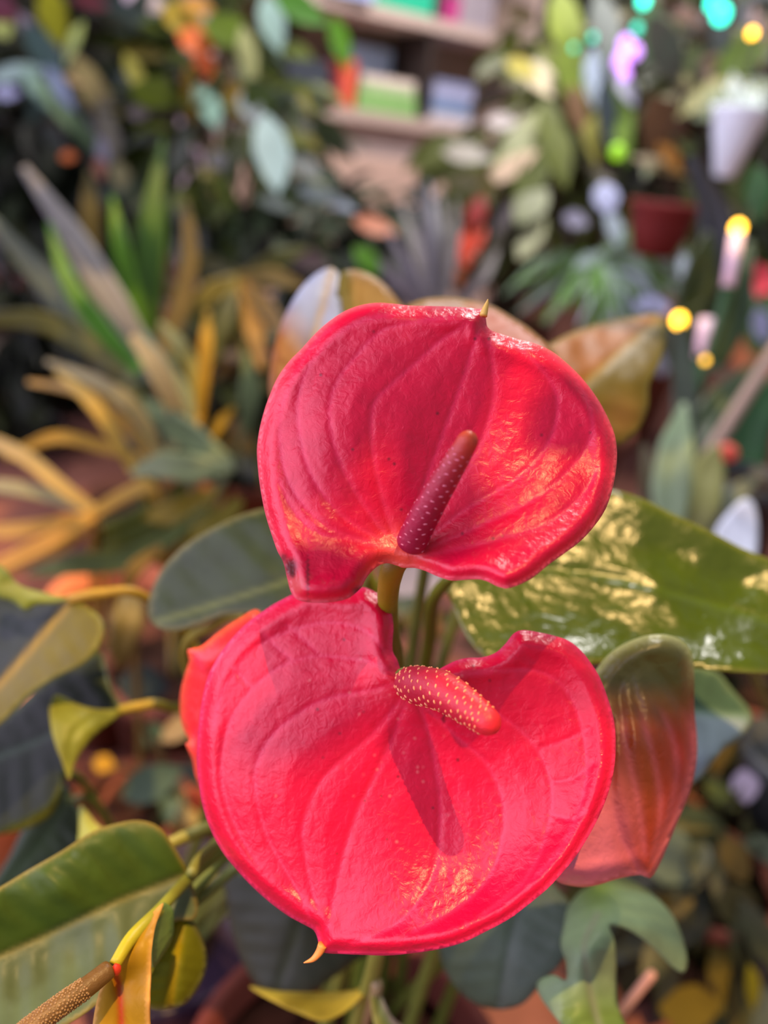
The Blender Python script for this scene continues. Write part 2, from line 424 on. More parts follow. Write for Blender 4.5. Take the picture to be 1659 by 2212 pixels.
top_veins = [[(866,1185),(905,1080),(960,930),(1010,790),(1045,680)],
 [(856,1180),(822,1060),(803,960),(808,873),(844,832),(895,787),(960,730),(1036,684)],
 [(850,1180),(785,1090),(735,1000),(712,900),(722,840),(752,790),(824,716),(900,695),(1025,680)],
 [(848,1182),(740,1115),(675,1030),(648,940),(645,860),(668,790),(720,728),(800,688),(900,676)],
 [(846,1184),(710,1140),(628,1050),(605,960),(610,880),(640,805),(700,722),(760,690)],
 [(846,1188),(760,1165),(690,1152),(630,1100),(595,1020)],
 [(876,1190),(950,1090),(1030,970),(1066,860),(1062,770),(1048,690)],
 [(884,1195),(1000,1105),(1120,1030),(1185,955),(1205,880),(1190,825),(1120,750),(1055,705)],
 [(890,1200),(1050,1130),(1180,1060),(1255,985),(1280,930),(1270,870),(1230,800),(1150,745)],
 [(890,1206),(1050,1172),(1180,1130),(1260,1065),(1305,980)]]
bl = [(628,1225,14,20,BLK,.9),(665,1245,3,48,lin((110,30,40)),.9),(776,1276,16,10,lin((90,40,40)),.8),(640,1262,20,20,lin((205,95,85)),.6),(632,1240,7,9,BLK,.8),(613,1205,8,10,BLK,.7)]
r2 = random.Random(3)
for _ in range(26): bl.append((r2.uniform(600,1280), r2.uniform(700,1200), 2.6, 2.6, BLK, .8))
sh, co = petal_maker(top_veins, 4.8, .00058, (862,1200), RED, PINK, lin((255,120,130)), ORG, blotches=bl)
fl1 = sheet('flower_spathe', top_out, top_depth, M_PETAL, anth, 6, .0007, sh, co); tag(fl1, 'upper red spathe with a folded brown nicked lobe')

low_out = [(868,1448),(858,1425),(849,1408),(848,1385),(850,1355),(846,1325),(835,1300),(818,1283),(800,1273),(782,1268),(760,1276),(700,1268),(660,1270),(625,1287),(580,1312),(535,1345),(500,1380),(470,1420),(448,1465),(435,1520),(428,1580),(425,1640),(430,1700),(440,1750),(456,1795),(480,1840),(512,1880),(550,1920),(590,1955),(625,1980),(660,1999),(678,2010),(686,2028),(690,2050),(700,2058),(740,2061),(790,2063),(840,2064),(900,2058),(950,2050),(1000,2036),(1050,2012),(1100,1985),(1140,1955),(1180,1922),(1215,1885),(1245,1848),(1275,1800),(1300,1750),(1318,1700),(1328,1650),(1330,1595),(1325,1550),(1312,1505),(1295,1462),(1275,1430),(1255,1405),(1230,1385),(1200,1374),(1165,1366),(1128,1361),(1110,1368),(1092,1390),(1070,1410),(1040,1420),(1010,1421),(985,1427),(960,1439),(945,1447),(920,1453),(890,1452)]
low_depth = [(885,1470,.214),(855,1390,.216),(790,1275,.224),(625,1290,.229),(470,1420,.228),(426,1640,.225),(480,1840,.2195),(690,2050,.207),(840,2063,.198),(1000,2036,.1925),(1180,1922,.193),(1318,1700,.202),(1312,1505,.212),(1230,1385,.216),(1110,1370,.215),(1000,1425,.215),
             (640,1480,.2195),(560,1700,.2165),(700,1850,.212),(850,1750,.2135),(870,1600,.2165),(1000,1700,.2155),(1150,1600,.2135),(1050,1900,.2050),(1200,1780,.2055),(720,1620,.2155),(760,1400,.2205)]
low_veins = [[(880,1500),(850,1590),(817,1660),(770,1760),(734,1880),(711,1990),(694,2045)],
 [(866,1475),(780,1495),(699,1512),(628,1553),(575,1606),(550,1680),(575,1800),(640,1920),(685,2020)],
 [(862,1462),(810,1432),(758,1423),(687,1417),(616,1435),(557,1476),(510,1535),(486,1594),(478,1690),(515,1800),(590,1915)],
 [(852,1440),(800,1370),(720,1345),(620,1365),(535,1412),(478,1500),(455,1600)],
 [(875,1500),(800,1590),(700,1680),(655,1780),(665,1880),(690,1980)],
 [(892,1500),(988,1594),(1050,1650),(1085,1730),(1086,1800),(1059,1890),(990,1960),(850,2035)],
 [(896,1490),(930,1600),(950,1750),(930,1900),(850,2000),(720,2050)],
 [(900,1480),(1050,1530),(1145,1600),(1189,1690),(1183,1790),(1130,1905),(1000,2005)],
 [(920,1470),(1060,1450),(1160,1450),(1222,1490),(1258,1580),(1265,1690),(1220,1820),(1120,1930)],
 [(570,1370),(600,1400),(640,1432)],[(500,1440),(530,1470),(548,1490)],[(620,1350),(665,1390),(690,1415)],
 [(1195,1760),(1240,1770),(1270,1745)],[(1190,1690),(1240,1680),(1290,1640)],[(1160,1620),(1220,1600),(1280,1570)]]
bl = []
for _ in range(45): bl.append((r2.uniform(500,1280), r2.uniform(1330,2000), 2.4, 2.4, BLK, .7))
for _ in range(60): bl.append((r2.gauss(860,130), r2.gauss(1560,130), 2.2, 2.2, lin((255,150,140)), .4))
bl += [(958,1553,4,9,BLK,.7),(962,1540,7,3,BLK,.5)]
sh, co = petal_maker(low_veins, 4.6, .00060, (880,1468), RED, PINK, lin((240,70,120)), lin((190,40,50)), blotches=bl)
fl2 = sheet('flower_spathe', low_out, low_depth, M_PETAL, anth, 6, .0008, sh, co); tag(fl2, 'lower red spathe crossed by the shadow of its spadix')

def horn(path, rad, col, parent, name='spathe_tip'):
    mb = MB(); P = crv([pt(*p) for p in path], 14)
    mb.tube(P, list(np.interp(np.linspace(0, 1, 14), np.linspace(0, 1, len(rad)), [r * .204 / F for r in rad])), col, 10)
    return mb.build(name, M_STEM, parent)
horn([(1044,682,.2050),(1048,668,.2052),(1052,655,.2052),(1054,646,.205)], [9, 7, 4, 1], lin((235, 190, 90)), fl1)
horn([(697,2040,.2085),(690,2056,.2085),(676,2072,.2083),(656,2080,.208)], [11, 9, 6, 1], lin((240, 150, 70)), fl2)

def spadix(ctrl, col0, col1, col_f, parent, nf, fleck, name='spadix', f_end=.95, rings=70, sides=40, fl_start=.03):
    """fleshy spike with spiral rows of raised flecks; ctrl (px, py, d, radius px)"""
    P = crv([pt(*c[:3]) for c in ctrl], rings); u = np.linspace(0, 1, rings)
    rad = np.interp(u, np.linspace(0, 1, len(ctrl)), [c[3] * c[2] / F for c in ctrl])
    L = sum((P[i + 1] - P[i]).length for i in range(rings - 1)); s = np.array([0] + list(np.cumsum([(P[i + 1] - P[i]).length for i in range(rings - 1)])))
    rend = rad[-1] * 1.1; k = np.clip((L - s) / rend, 0, 1); rad = rad * np.sqrt(np.clip(1 - (1 - k) ** 2, 0.0004, 1))
    k0 = np.clip(s / (rad.max() * .6), 0, 1); rad = rad * (.72 + .28 * np.sqrt(1 - (1 - k0) ** 2))
    frames = []; nrm = (P[1] - P[0]).orthogonal().normalized()
    for i in range(rings):
        t = (P[min(i + 1, rings - 1)] - P[max(i - 1, 0)]).normalized(); nrm = (nrm - t * nrm.dot(t)).normalized(); frames.append((t, nrm.copy(), t.cross(nrm)))
    v, f, c, fm = [], [], [], []
    for i in range(rings):
        t, n_, b_ = frames[i]; cc = np.asarray(col0) * (1 - u[i] ** 3) + np.asarray(col1) * u[i] ** 3
        for q in range(sides):
            a = 2 * math.pi * q / sides; v.append(P[i] + (n_ * math.cos(a) + b_ * math.sin(a)) * float(rad[i])); c.append(cc)
    for i in range(rings - 1):
        for q in range(sides):
            q2 = (q + 1) % sides; f.append((i * sides + q, i * sides + q2, (i + 1) * sides + q2, (i + 1) * sides + q))
    f.append(tuple(range(sides - 1, -1, -1))); f.append(tuple(range((rings - 1) * sides, rings * sides)))
    fw, fh, fz = fleck
    for j in range(nf):
        uu = fl_start + (f_end - fl_start) * (j + .5) / nf; a = j * 2.39996 + r2.uniform(-.12, .12); uu += r2.uniform(-.004, .004)
        x = uu * (rings - 1); i = min(int(x), rings - 2); tt = x - i
        p = P[i].lerp(P[i + 1], tt); t, n_, b_ = frames[i]; r = float(rad[i] * (1 - tt) + rad[i + 1] * tt)
        o = n_ * math.cos(a) + b_ * math.sin(a); tg = t.cross(o)
        tl = r2.uniform(-.35, .35) + .25; e1 = tg * math.cos(tl) + t * math.sin(tl); e2 = t * math.cos(tl) - tg * math.sin(tl)
        base = len(v); ce = p + o * r; sc = r2.uniform(.75, 1.15)
        for (rr, hh) in ((1, -.15), (.8, .55), (.4, .95)):
            for q in range(8):
                g = 2 * math.pi * q / 8; v.append(ce + e1 * (fw * sc * rr * math.cos(g)) + e2 * (fh * sc * rr * math.sin(g)) + o * (fz * hh)); c.append(np.asarray(col_f) * r2.uniform(.75, 1.05))
        for l in range(2):
            for q in range(8):
                q2 = (q + 1) % 8; f.append((base + l * 8 + q, base + l * 8 + q2, base + l * 8 + 8 + q2, base + l * 8 + 8 + q))
        f.append(tuple(base + 16 + q for q in range(8)))
    return link(name, v, f, M_SPADIX, parent, True, np.array(c))
sp1 = spadix([(884,1182,.1945,34),(918,1112,.1890,33),(965,1030,.1830,29),(1003,965,.1790,24),(1020,932,.1775,22)], lin((150,12,52)), lin((215,80,30)), lin((235,130,150)), fl1, 135, (.00052,.00017,.00012), f_end=.72)  # orange end colour paints warm light falling on the tip
tag(sp1, 'dark crimson spadix with orange light painted on its tip')
sp2 = spadix([(876,1474,.2115,33),(905,1480,.2050,41),(955,1492,.1970,43),(1010,1527,.1895,38),(1052,1558,.1845,31),(1076,1577,.1820,24)], lin((165,24,48)), lin((225,40,48)), lin((250,160,110)), fl2, 210, (.00058,.00025,.00030), f_end=.80)
tag(sp2, 'short red spadix studded with pale orange flecks')

# flower stalks and pot of the big anthurium
def petiole(path, radii, col, parent, name='stem'):
    mb = MB(); n = 30; P = crv(path, n); r = list(np.interp(np.linspace(0, 1, n), np.linspace(0, 1, len(radii)), radii))
    c = np.array(col)
    if c.ndim == 2: c = np.stack([np.interp(np.linspace(0, 1, n), np.linspace(0, 1, len(c)), c[:, k]) for k in range(3)], 1)
    mb.tube(P, r, c, 14); return mb.build(name, M_STEM, parent)
YG, OLV = C(150, 140, 40), C(118, 96, 12)
petiole([pt(872,1200,.206), pt(846,1235,.209), pt(838,1300,.222), pt(846,1370,.245), pt(858,1460,.28), pt(850,1700,.35), crownA(.0,.02)], [.0026, .0033, .0030, .0026, .0027, .003, .004], np.array([C(140,110,26), C(136,116,10), C(124,120,20), C(106,120,40), C(90,110,30), C(90,110,40)]), anth)
petiole([pt(872,1462,.2155), pt(862,1500,.235), pt(845,1700,.27), pt(815,1950,.29), pt(805,2100,.30), crownA(-.01, -.01)], [.0026, .0030, .003, .003, .0032, .004], C(120,125,50), anth)
mb = MB(); mb.lathe(A_POS, [(.062,0),(.066,.002),(.088,.165),(.088,.167),(.099,.168),(.101,.175),(.102,.213),(.098,.217),(.091,.215),(.088,.19)], C(88,34,24)); mb.build('pot', M_POT, anth)
mb = MB(); mb.lathe(A_POS, [(.086,.150),(.0885,.190),(.06,.196),(.02,.198),(.002,.199)], C(44,22,14)); mb.build('soil', M_SOIL, anth)

# half hidden third red flower on the left
sh, co = petal_maker([[(560,1500),(480,1480),(410,1410)],[(560,1520),(470,1540),(410,1600)]], 8, .001, (600,1500), lin((240,40,50)), PINK, lin((255,120,70)), lin((230,30,60)), rimw=20, rimh=.004)
f3 = sheet('flower_spathe', [(560,1320),(515,1338),(470,1368),(432,1398),(405,1404),(409,1425),(398,1460),(390,1495),(388,1535),(396,1575),(410,1602),(401,1606),(415,1640),(425,1685),(450,1712),(560,1700),(640,1520)],
      [(405,1404,.262),(390,1495,.272),(410,1602,.268),(450,1712,.27),(560,1320,.275),(640,1520,.265),(560,1700,.285),(480,1500,.262)], M_PETAL, anth, 12, .0008, sh, co)
tag(f3, 'red spathe half hidden at the left behind the lower flower')
petiole([pt(600,1510,.266), pt(640,1650,.30), pt(760,1950,.36), crownA(-.02,.02)], [.0025,.003,.004], C(120,125,50), anth)

# fading pink and green spathe on the right
pv = [[(1380,1450),(1440,1560),(1462,1660),(1440,1780),(1405,1885)],[(1360,1460),(1390,1560),(1420,1680),(1425,1780),(1402,1880)],[(1340,1480),(1350,1600),(1375,1720),(1396,1870)],[(1400,1430),(1480,1540),(1492,1640),(1455,1770),(1410,1880)],[(1320,1560),(1320,1720),(1350,1830),(1390,1888)]]
def pgcol(Q, I):
    g, o, r, p = C(84,86,36,.95), C(150,66,14,.9), C(190,56,46,.95), C(214,112,128,1.05)
    y = Q[:, 1]; c = np.tile(g, (len(Q), 1))
    def mx(c, cc, k): k = np.clip(k, 0, 1)[:, None]; return c * (1 - k) + cc * k
    c = mx(c, o, (y - 1470) / 110); c = mx(c, r, (Q[:, 0] - 1400) / 90 * np.clip((y - 1530) / 90, 0, 1))
    c = mx(c, r, (y - 1690) / 160 * .6); c = mx(c, p, (1400 - Q[:, 0]) / 90 * np.clip((y - 1620) / 150, 0, 1))
    c = mx(c, C(225,120,120,1.5), np.exp(-(I['edge'] / 10) ** 2) * np.clip((y - 1500) / 80, 0, 1) * .8)
    c = mx(c, C(150,160,110,1.5), np.exp(-(I['edge'] / 12) ** 2) * np.clip((1500 - y) / 60, 0, 1) * .7)
    c = mx(c, p, np.exp(-(I['dv'] / 7) ** 2) * .35 * np.clip((y - 1520) / 60, 0, 1))
    return c
sh, _ = petal_maker(pv, 8, .0022, (1370,1450), RED, PINK, PINK, PINK, rimw=18, rimh=.003)
f4 = sheet('flower_spathe', [(1285,1450),(1318,1410),(1358,1386),(1400,1372),(1440,1371),(1474,1384),(1494,1412),(1500,1460),(1500,1530),(1506,1600),(1504,1650),(1490,1712),(1462,1780),(1437,1840),(1418,1880),(1404,1897),(1385,1890),(1340,1897),(1290,1912),(1250,1916),(1200,1900),(1150,1800),(1180,1600)],
      [(a_, b_, c_ - .022) for a_, b_, c_ in [(1440,1371,.262),(1500,1460,.268),(1506,1600,.272),(1490,1712,.268),(1404,1897,.256),(1250,1916,.250),(1150,1800,.25),(1180,1600,.26),(1285,1450,.265),(1400,1600,.252),(1380,1750,.250),(1420,1460,.262)]], M_PETAL, anth, 9, .0008, sh, pgcol)
tag(f4, 'fading green and pink spathe at the right')
petiole([pt(1330,1500,.246), pt(1250,1600,.28), pt(1000,1900,.36), crownA(.03,.02)], [.0025,.003,.004], C(110,120,50), anth)

# leaves of the big anthurium
class Blend:
    def __init__(s, fn, c): s.fn, s.c = fn, c
    def __call__(s, Q): return s.fn(Q)
L1 = leaf([(960,1255),(975,1300),(1000,1362),(1030,1405),(1090,1440),(1200,1445),(1300,1432),(1400,1434),(1500,1442),(1600,1452),(1700,1452),(1850,1420),(1950,1370),(1850,1290),(1740,1235),(1659,1206),(1600,1182),(1540,1150),(1450,1108),(1385,1076),(1320,1058),(1200,1050),(1080,1090),(1000,1170)],
     [(a_, b_, c_ + .010 - .023 * (a_ - 1210) / 450) for a_, b_, c_ in [(960,1255,.272),(1030,1405,.258),(1300,1432,.266),(1600,1452,.278),(1950,1370,.33),(1659,1206,.3215),(1540,1150,.318),(1385,1076,.3155),(1200,1050,.312),(1000,1170,.285),(1210,1228,.292),(1420,1270,.296),(1659,1340,.305),(1210,1290,.2855),(1400,1335,.2885),(1350,1385,.279),(1450,1200,.311),(1300,1150,.306),(1600,1255,.317)]],
     [(968,1240),(1090,1225),(1210,1228),(1320,1245),(1420,1272),(1550,1308),(1659,1342),(1800,1370),(1940,1370)], C(72,92,2,.75), C(78,100,8,.85), anth, 10, fold=.0, lat=.00012, nlat=13, rim=C(112,116,40), mat=M_LEAFG)
tag(L1, 'broad glossy green leaf on the right with warm sun streaks')
petiole([pt(975,1245,.272), pt(935,1300,.30), pt(925,1400,.34), pt(890,1600,.38), crownA(.01,.04)], [.0022,.0026,.003,.003,.004], C(96,104,24), anth)
L2 = leaf([(640,1120),(600,1100),(560,1100),(500,1120),(440,1150),(390,1185),(350,1230),(326,1280),(319,1322),(332,1350),(370,1363),(420,1352),(480,1330),(540,1325),(640,1330),(760,1300),(800,1220),(740,1140)],
     [(640,1120,.315),(440,1150,.325),(319,1322,.32),(420,1352,.305),(640,1330,.29),(800,1220,.30),(560,1230,.304),(420,1260,.318)],
     [(780,1230),(640,1250),(560,1275),(480,1300),(400,1325),(330,1345)], C(46,60,34,1.0), C(84,96,50), anth, 12, lat=.0006, nlat=6, rim=C(120,120,80))
tag(L2, 'dark grey green leaf left of the upper flower')
petiole([pt(790,1225,.30), pt(820,1330,.31), pt(830,1600,.36), crownA(0,.03)], [.002,.0026,.004], C(96,104,24), anth)
petiole([pt(530,1325,.30), pt(470,1345,.315), pt(400,1430,.36), pt(520,1700,.40), crownA(-.03,.05)], [.0015,.0022,.0022,.003,.004], C(130,124,46), anth)
L4 = leaf([(1490,1440),(1545,1450),(1582,1490),(1627,1550),(1602,1590),(1560,1622),(1512,1682),(1470,1700),(1400,1640),(1380,1520),(1430,1450)],
     [(1490,1440,.36),(1582,1490,.375),(1627,1550,.37),(1560,1622,.34),(1470,1700,.33),(1380,1520,.34),(1500,1560,.345)],
     [(1390,1540),(1480,1535),(1560,1542),(1625,1551)], C(58,82,58,1.4), C(110,140,110), anth, 12, col2=C(120,136,140,1.5), lat=.0004, rim=C(110,130,80))  # second colour paints a pale sky reflection on the lower half
tag(L4, 'folded leaf with a sky reflection painted on its lower half behind the fading spathe')
petiole([pt(1395,1540,.341), pt(1300,1620,.37), pt(1100,1850,.40), crownA(.05,.03)], [.002,.0026,.004], C(96,104,40), anth)
L5 = leaf([(1217,2000),(1226,1960),(1260,1921),(1320,1897),(1372,1906),(1420,1940),(1455,1980),(1476,2030),(1486,2082),(1476,2102),(1450,2086),(1420,2056),(1380,2022),(1345,2002),(1316,1998),(1327,2030),(1331,2080),(1332,2130),(1336,2175),(1355,2220),(1375,2290),(1270,2290),(1205,2205),(1165,2150),(1160,2122),(1195,2106),(1222,2118),(1222,2080),(1210,2040)],
     [(1217,2000,.295),(1260,1921,.315),(1372,1906,.325),(1486,2082,.30),(1400,2000,.295),(1316,1998,.285),(1331,2100,.285),(1375,2290,.27),(1270,2290,.26),(1160,2122,.285),(1260,2060,.272),(1250,2180,.268)],
     [(1290,1975),(1262,2040),(1270,2110),(1290,2200),(1320,2285)], C(112,134,98,1.35), C(130,140,110), anth, 9, lat=.0006, blend=Blend(lambda Q: np.exp(-(((Q[:, 0] - 1290) / 45) ** 2 + ((Q[:, 1] - 1925) / 45) ** 2)) * .8 + np.clip((Q[:, 1] - 2120) / 70, 0, 1) * .8 * (Q[:, 0] > 1215), C(98,124,34)))
tag(L5, 'twisted pale green young leaf at the lower right')
petiole([pt(1318,2282,.264), pt(1250,2400,.29), crownA(.03,-.01)], [.003,.003,.004], C(96,124,40), anth)
L6 = leaf([(948,2040),(958,2090),(990,2140),(1030,2170),(1080,2181),(1130,2168),(1172,2122),(1212,2080),(1240,2020),(1230,1950),(1150,1880),(1050,1880),(970,1950)],
     [(948,2040,.34),(1030,2170,.33),(1130,2168,.32),(1230,1950,.33),(1050,1880,.35),(1090,2040,.326)], [(1150,1890),(1110,2010),(1080,2175)], C(74,88,74,1.35), C(90,104,90), anth, 12, col2=C(66,82,62,1.3), lat=.0003)
tag(L6, 'rounded dull green leaf under the lower flower')
petiole([pt(1148,1895,.341), pt(1080,1960,.37), crownA(.02,.05)], [.002,.0026,.004], C(96,104,40), anth)
L7 = leaf([(470,1840),(484,1920),(498,2000),(520,2070),(555,2130),(600,2150),(660,2150),(720,2112),(780,2070),(850,2040),(800,1880),(640,1830)],
     [(470,1840,.37),(520,2070,.36),(620,2150,.35),(780,2070,.36),(850,2040,.37),(800,1880,.38),(640,1980,.355)], [(700,1850),(650,1980),(595,2148)], C(58,62,46,1.2), C(60,66,40), anth, 12, lat=.0003)
tag(L7, 'dark green leaf hanging below the left of the lower flower')
petiole([pt(698,1856,.372), pt(760,1900,.39), crownA(-.02,.05)], [.002,.0026,.004], C(96,104,40), anth)
L8 = leaf([(540,2130),(600,2140),(680,2143),(760,2139),(800,2124),(785,2148),(745,2184),(700,2203),(650,2188),(600,2166)],
     [(540,2130,.32),(700,2143,.325),(800,2124,.31),(700,2203,.30),(620,2160,.31)], [(545,2131),(650,2150),(740,2150),(798,2126)], C(188,160,46,1.35), C(190,166,60), anth, 8, lat=.0003, fold=-.002)
tag(L8, 'curled yellow leaf at the bottom edge')
petiole([pt(798,2126,.31), pt(806,2160,.312), crownA(-.01,0)], [.002,.0024,.004], C(150,130,90), anth)
sh8 = leaf([(800,2130),(815,2126),(828,2160),(850,2200),(890,2230),(930,2290),(860,2300),(815,2240)], [(800,2130,.305),(828,2160,.30),(890,2230,.295),(930,2290,.30),(860,2300,.29),(815,2240,.29)], [(808,2130),(830,2200),(890,2280)], C(150,130,110,1.3), C(130,140,60), anth, 9, col2=C(160,150,60), lat=0)
tag(sh8, 'pinkish sheath at the bottom edge')

# leaves behind the upper flower
U1 = leaf([(600,900),(582,850),(583,800),(597,730),(620,672),(652,620),(690,586),(718,578),(735,598),(736,650),(745,720),(760,850),(690,920)],
     [(600,900,.33),(583,800,.335),(620,672,.35),(718,578,.375),(736,650,.36),(760,850,.33),(680,740,.345)], [(690,900),(675,760),(700,650),(718,580)], C(150,98,44,.75), C(160,144,110,.9), anth, 12, lat=.0006,
     blend=Blend(lambda Q: np.clip(((780 - Q[:, 1]) + (Q[:, 0] - 650) * 1.2) / 120, 0, 1), C(136,152,186,1.0)))  # bluish white blend paints the sky reflected in the upper part
tag(U1, 'leaf with painted whitish sky sheen standing behind the left of the upper flower')
petiole([pt(690,890,.334), pt(740,1100,.36), pt(820,1500,.40), crownA(0,.05)], [.002,.0026,.003,.004], C(96,104,40), anth)
U2 = leaf([(735,590),(752,583),(772,583),(812,600),(850,636),(900,720),(860,800),(750,760),(728,660)], [(735,590,.365),(772,583,.37),(850,636,.365),(860,800,.35),(728,660,.36)], [(800,780),(770,680),(760,588)], C(96,92,14,.8), C(140,112,40,.8), anth, 12, col2=C(140,108,40,.75), lat=.0004)
tag(U2, 'olive leaf beside the sky sheened leaf behind the upper flower')
petiole([pt(800,770,.355), pt(820,1000,.39), pt(830,1500,.42), crownA(.01,.06)], [.002,.0026,.003,.004], C(96,104,40), anth)
U3 = leaf([(870,672),(900,650),(950,642),(1005,646),(1060,660),(1110,688),(1150,715),(1200,770),(1100,820),(950,780)], [(870,672,.30),(950,642,.315),(1060,660,.315),(1200,770,.29),(1000,760,.29)], [(1000,810),(1010,720),(1005,648)], C(140,88,34,.6), C(150,98,44,.7), anth, 12, col2=C(160,76,32,.65), lat=.0004, rim=C(120,110,60))
tag(U3, 'orange brown leaf edge showing above the upper flower')
petiole([pt(1000,800,.292), pt(960,1000,.33), pt(880,1500,.40), crownA(.02,.06)], [.002,.0026,.003,.004], C(96,104,40), anth)
U4 = leaf([(1130,800),(1190,742),(1280,702),(1360,686),(1428,680),(1440,715),(1426,780),(1402,832),(1400,880),(1376,930),(1330,962),(1240,970),(1150,900)],
     [(1130,800,.36),(1280,702,.41),(1428,680,.43),(1426,780,.39),(1376,930,.365),(1240,970,.35),(1290,820,.372)], [(1180,900),(1270,822),(1360,742),(1432,684)], C(164,106,36,.6), C(130,110,40), anth, 12, col2=C(100,90,14,.75), lat=.0008, nlat=5, rim=C(110,110,50),
     blend=Blend(lambda Q: np.exp(-(((Q[:, 0] - 1340) / 45) ** 2 + ((Q[:, 1] - 900) / 45) ** 2)) * .8, C(150,112,56,.7)))
tag(U4, 'tan and olive leaf at the upper right behind the upper flower')
petiole([pt(1185,895,.358), pt(1100,1050,.39), pt(940,1500,.42), crownA(.03,.06)], [.002,.0026,.003,.004], C(96,104,40), anth)

# ---------------------------------------------------------------- neighbouring anthurium on the left, dark pot
B_POS = Vector((-.125, .385, 0)); B_TOP = .19
anb = thing('anthurium', B_POS, 'left neighbouring anthurium in a dark purple pot with an old brown knobbly spadix', 'potted plant')
def crownB(dx=0, dy=0): return Vector((B_POS.x + dx, B_POS.y + dy, B_TOP - .03))
mb = MB(); mb.lathe(B_POS, [(.052,0),(.055,.002),(.066,.16),(.071,.162),(.073,.19),(.069,.19),(.063,.165)], C(40,28,44)); mb.build('pot', M_PLASTIC, anb)
mb = MB(); mb.lathe(B_POS, [(.058,.14),(.064,.162),(.03,.166),(.002,.167)], C(34,20,14)); mb.build('soil', M_SOIL, anb)
G1, G_SKYLIT = C(62,84,24,1.1), C(92,108,74,.95)  # paler green has the light on the sky facing half painted in
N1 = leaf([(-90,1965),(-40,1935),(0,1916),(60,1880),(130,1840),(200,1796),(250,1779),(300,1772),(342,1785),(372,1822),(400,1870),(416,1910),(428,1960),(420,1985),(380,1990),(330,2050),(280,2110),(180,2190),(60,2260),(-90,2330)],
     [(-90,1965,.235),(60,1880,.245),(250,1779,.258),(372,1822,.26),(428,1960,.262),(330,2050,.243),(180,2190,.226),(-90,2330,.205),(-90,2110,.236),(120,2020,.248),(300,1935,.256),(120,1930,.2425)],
     [(415,1885),(340,1915),(250,1950),(120,2012),(0,2066),(-90,2105)], G_SKYLIT, C(120,120,70), anb, 10, col2=G1, lat=.0006, nlat=8, rim=C(150,134,70))
tag(N1, 'large green leaf at the lower left with sky light painted on one half')
yg = C(140,138,44)
petiole([pt(413,1886,.257), pt(440,1850,.27), pt(520,1790,.31), pt(560,1850,.38), crownB(.02,.02)], [.0018,.0022,.0024,.003,.004], C(120,124,56), anb)
petiole([pt(345,1832,.30), pt(400,1808,.31), pt(470,1785,.33), pt(560,1800,.40), crownB(.01,.03)], [.002,.0026,.0026,.003,.004], C(150,146,70), anb)
petiole([pt(372,1990,.262), pt(420,1925,.285), pt(510,1835,.33), pt(560,1880,.40), crownB(.02,.0)], [.0018,.0022,.0024,.003,.004], C(104,116,56), anb)
N2 = leaf([(322,2030),(340,1995),(372,1975),(402,1976),(430,2010),(447,2058),(446,2092),(430,2132),(402,2168),(370,2179),(330,2181),(300,2160),(300,2090)],
     [(322,2030,.255),(402,1976,.262),(447,2058,.262),(402,2168,.25),(330,2181,.245),(300,2090,.246),(385,2070,.25)], [(392,1978),(384,2050),(376,2110),(368,2178)], C(108,112,8,1.0), C(160,140,16), anb, 9, lat=.0006, rim=C(140,140,90))
tag(N2, 'small rounded yellow green leaf by the old flower')
petiole([pt(392,1980,.262), pt(430,1945,.285), pt(540,1860,.34), crownB(.02,.01)], [.0016,.002,.003], C(104,116,56), anb)
OF = leaf([(352,1950),(336,2000),(328,2050),(324,2100),(321,2160),(322,2220),(330,2290),(195,2290),(200,2215),(212,2150),(228,2112),(246,2086),(290,2020)],
     [(352,1950,.225),(328,2050,.213),(321,2160,.206),(330,2290,.203),(195,2290,.205),(212,2150,.212),(246,2086,.212),(280,2120,.216),(265,2220,.213)], [(248,2086),(258,2140),(262,2200),(262,2285)], C(160,122,14,1.1), C(180,60,24), anb, 8, name='flower_spathe', lat=0, fold=-.004, rim=C(225,170,90), thick=.0007)
tag(OF, 'old mustard yellow spathe')
N3 = leaf([(352,1950),(372,1962),(376,1990),(372,2030),(352,2065),(332,2090),(330,2040),(338,1990)], [(352,1950,.228),(376,1990,.236),(332,2090,.226),(335,2000,.224)], [(354,1955),(350,2010),(334,2085)], C(110,138,66,1.35), C(120,150,80), OF, 8, lat=0, name='spathe_fold')
tag(N3, 'pale green folded back of the old spathe')
mbx = MB(); mbx.ball(pt(252,2094,.2095), .0013, C(210,60,30), 10, (1, 1, 1.6)); mbx.build('spathe_base', M_STEM, OF)
petiole([pt(248,2084,.210), pt(285,2025,.217), pt(345,1965,.232), pt(440,1870,.28), pt(560,1800,.36), crownB(.01,0)], [.0017,.0019,.0018,.002,.003,.004], np.array([C(176,164,20), C(160,156,30), C(120,130,50), C(110,120,50), C(100,110,40)]), anb)
sp3 = spadix([(240,2090,.2095,20),(190,2130,.205,22),(130,2172,.200,23),(60,2225,.195,24),(10,2265,.191,20)], lin((104,76,30)), lin((150,112,72)), lin((156,122,72)), OF, 560, (.00038,.00032,.00028), f_end=.97, fl_start=.28)
tag(sp3, 'old brown knobbly spadix')
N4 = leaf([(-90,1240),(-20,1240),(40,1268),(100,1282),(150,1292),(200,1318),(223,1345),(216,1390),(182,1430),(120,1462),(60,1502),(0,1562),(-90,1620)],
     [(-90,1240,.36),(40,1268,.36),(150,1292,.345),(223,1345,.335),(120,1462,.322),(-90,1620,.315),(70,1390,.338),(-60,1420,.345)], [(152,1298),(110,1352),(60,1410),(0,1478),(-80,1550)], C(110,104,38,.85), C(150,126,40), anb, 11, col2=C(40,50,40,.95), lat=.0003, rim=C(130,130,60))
tag(N4, 'two toned leaf at the left edge with a yellow stalk')
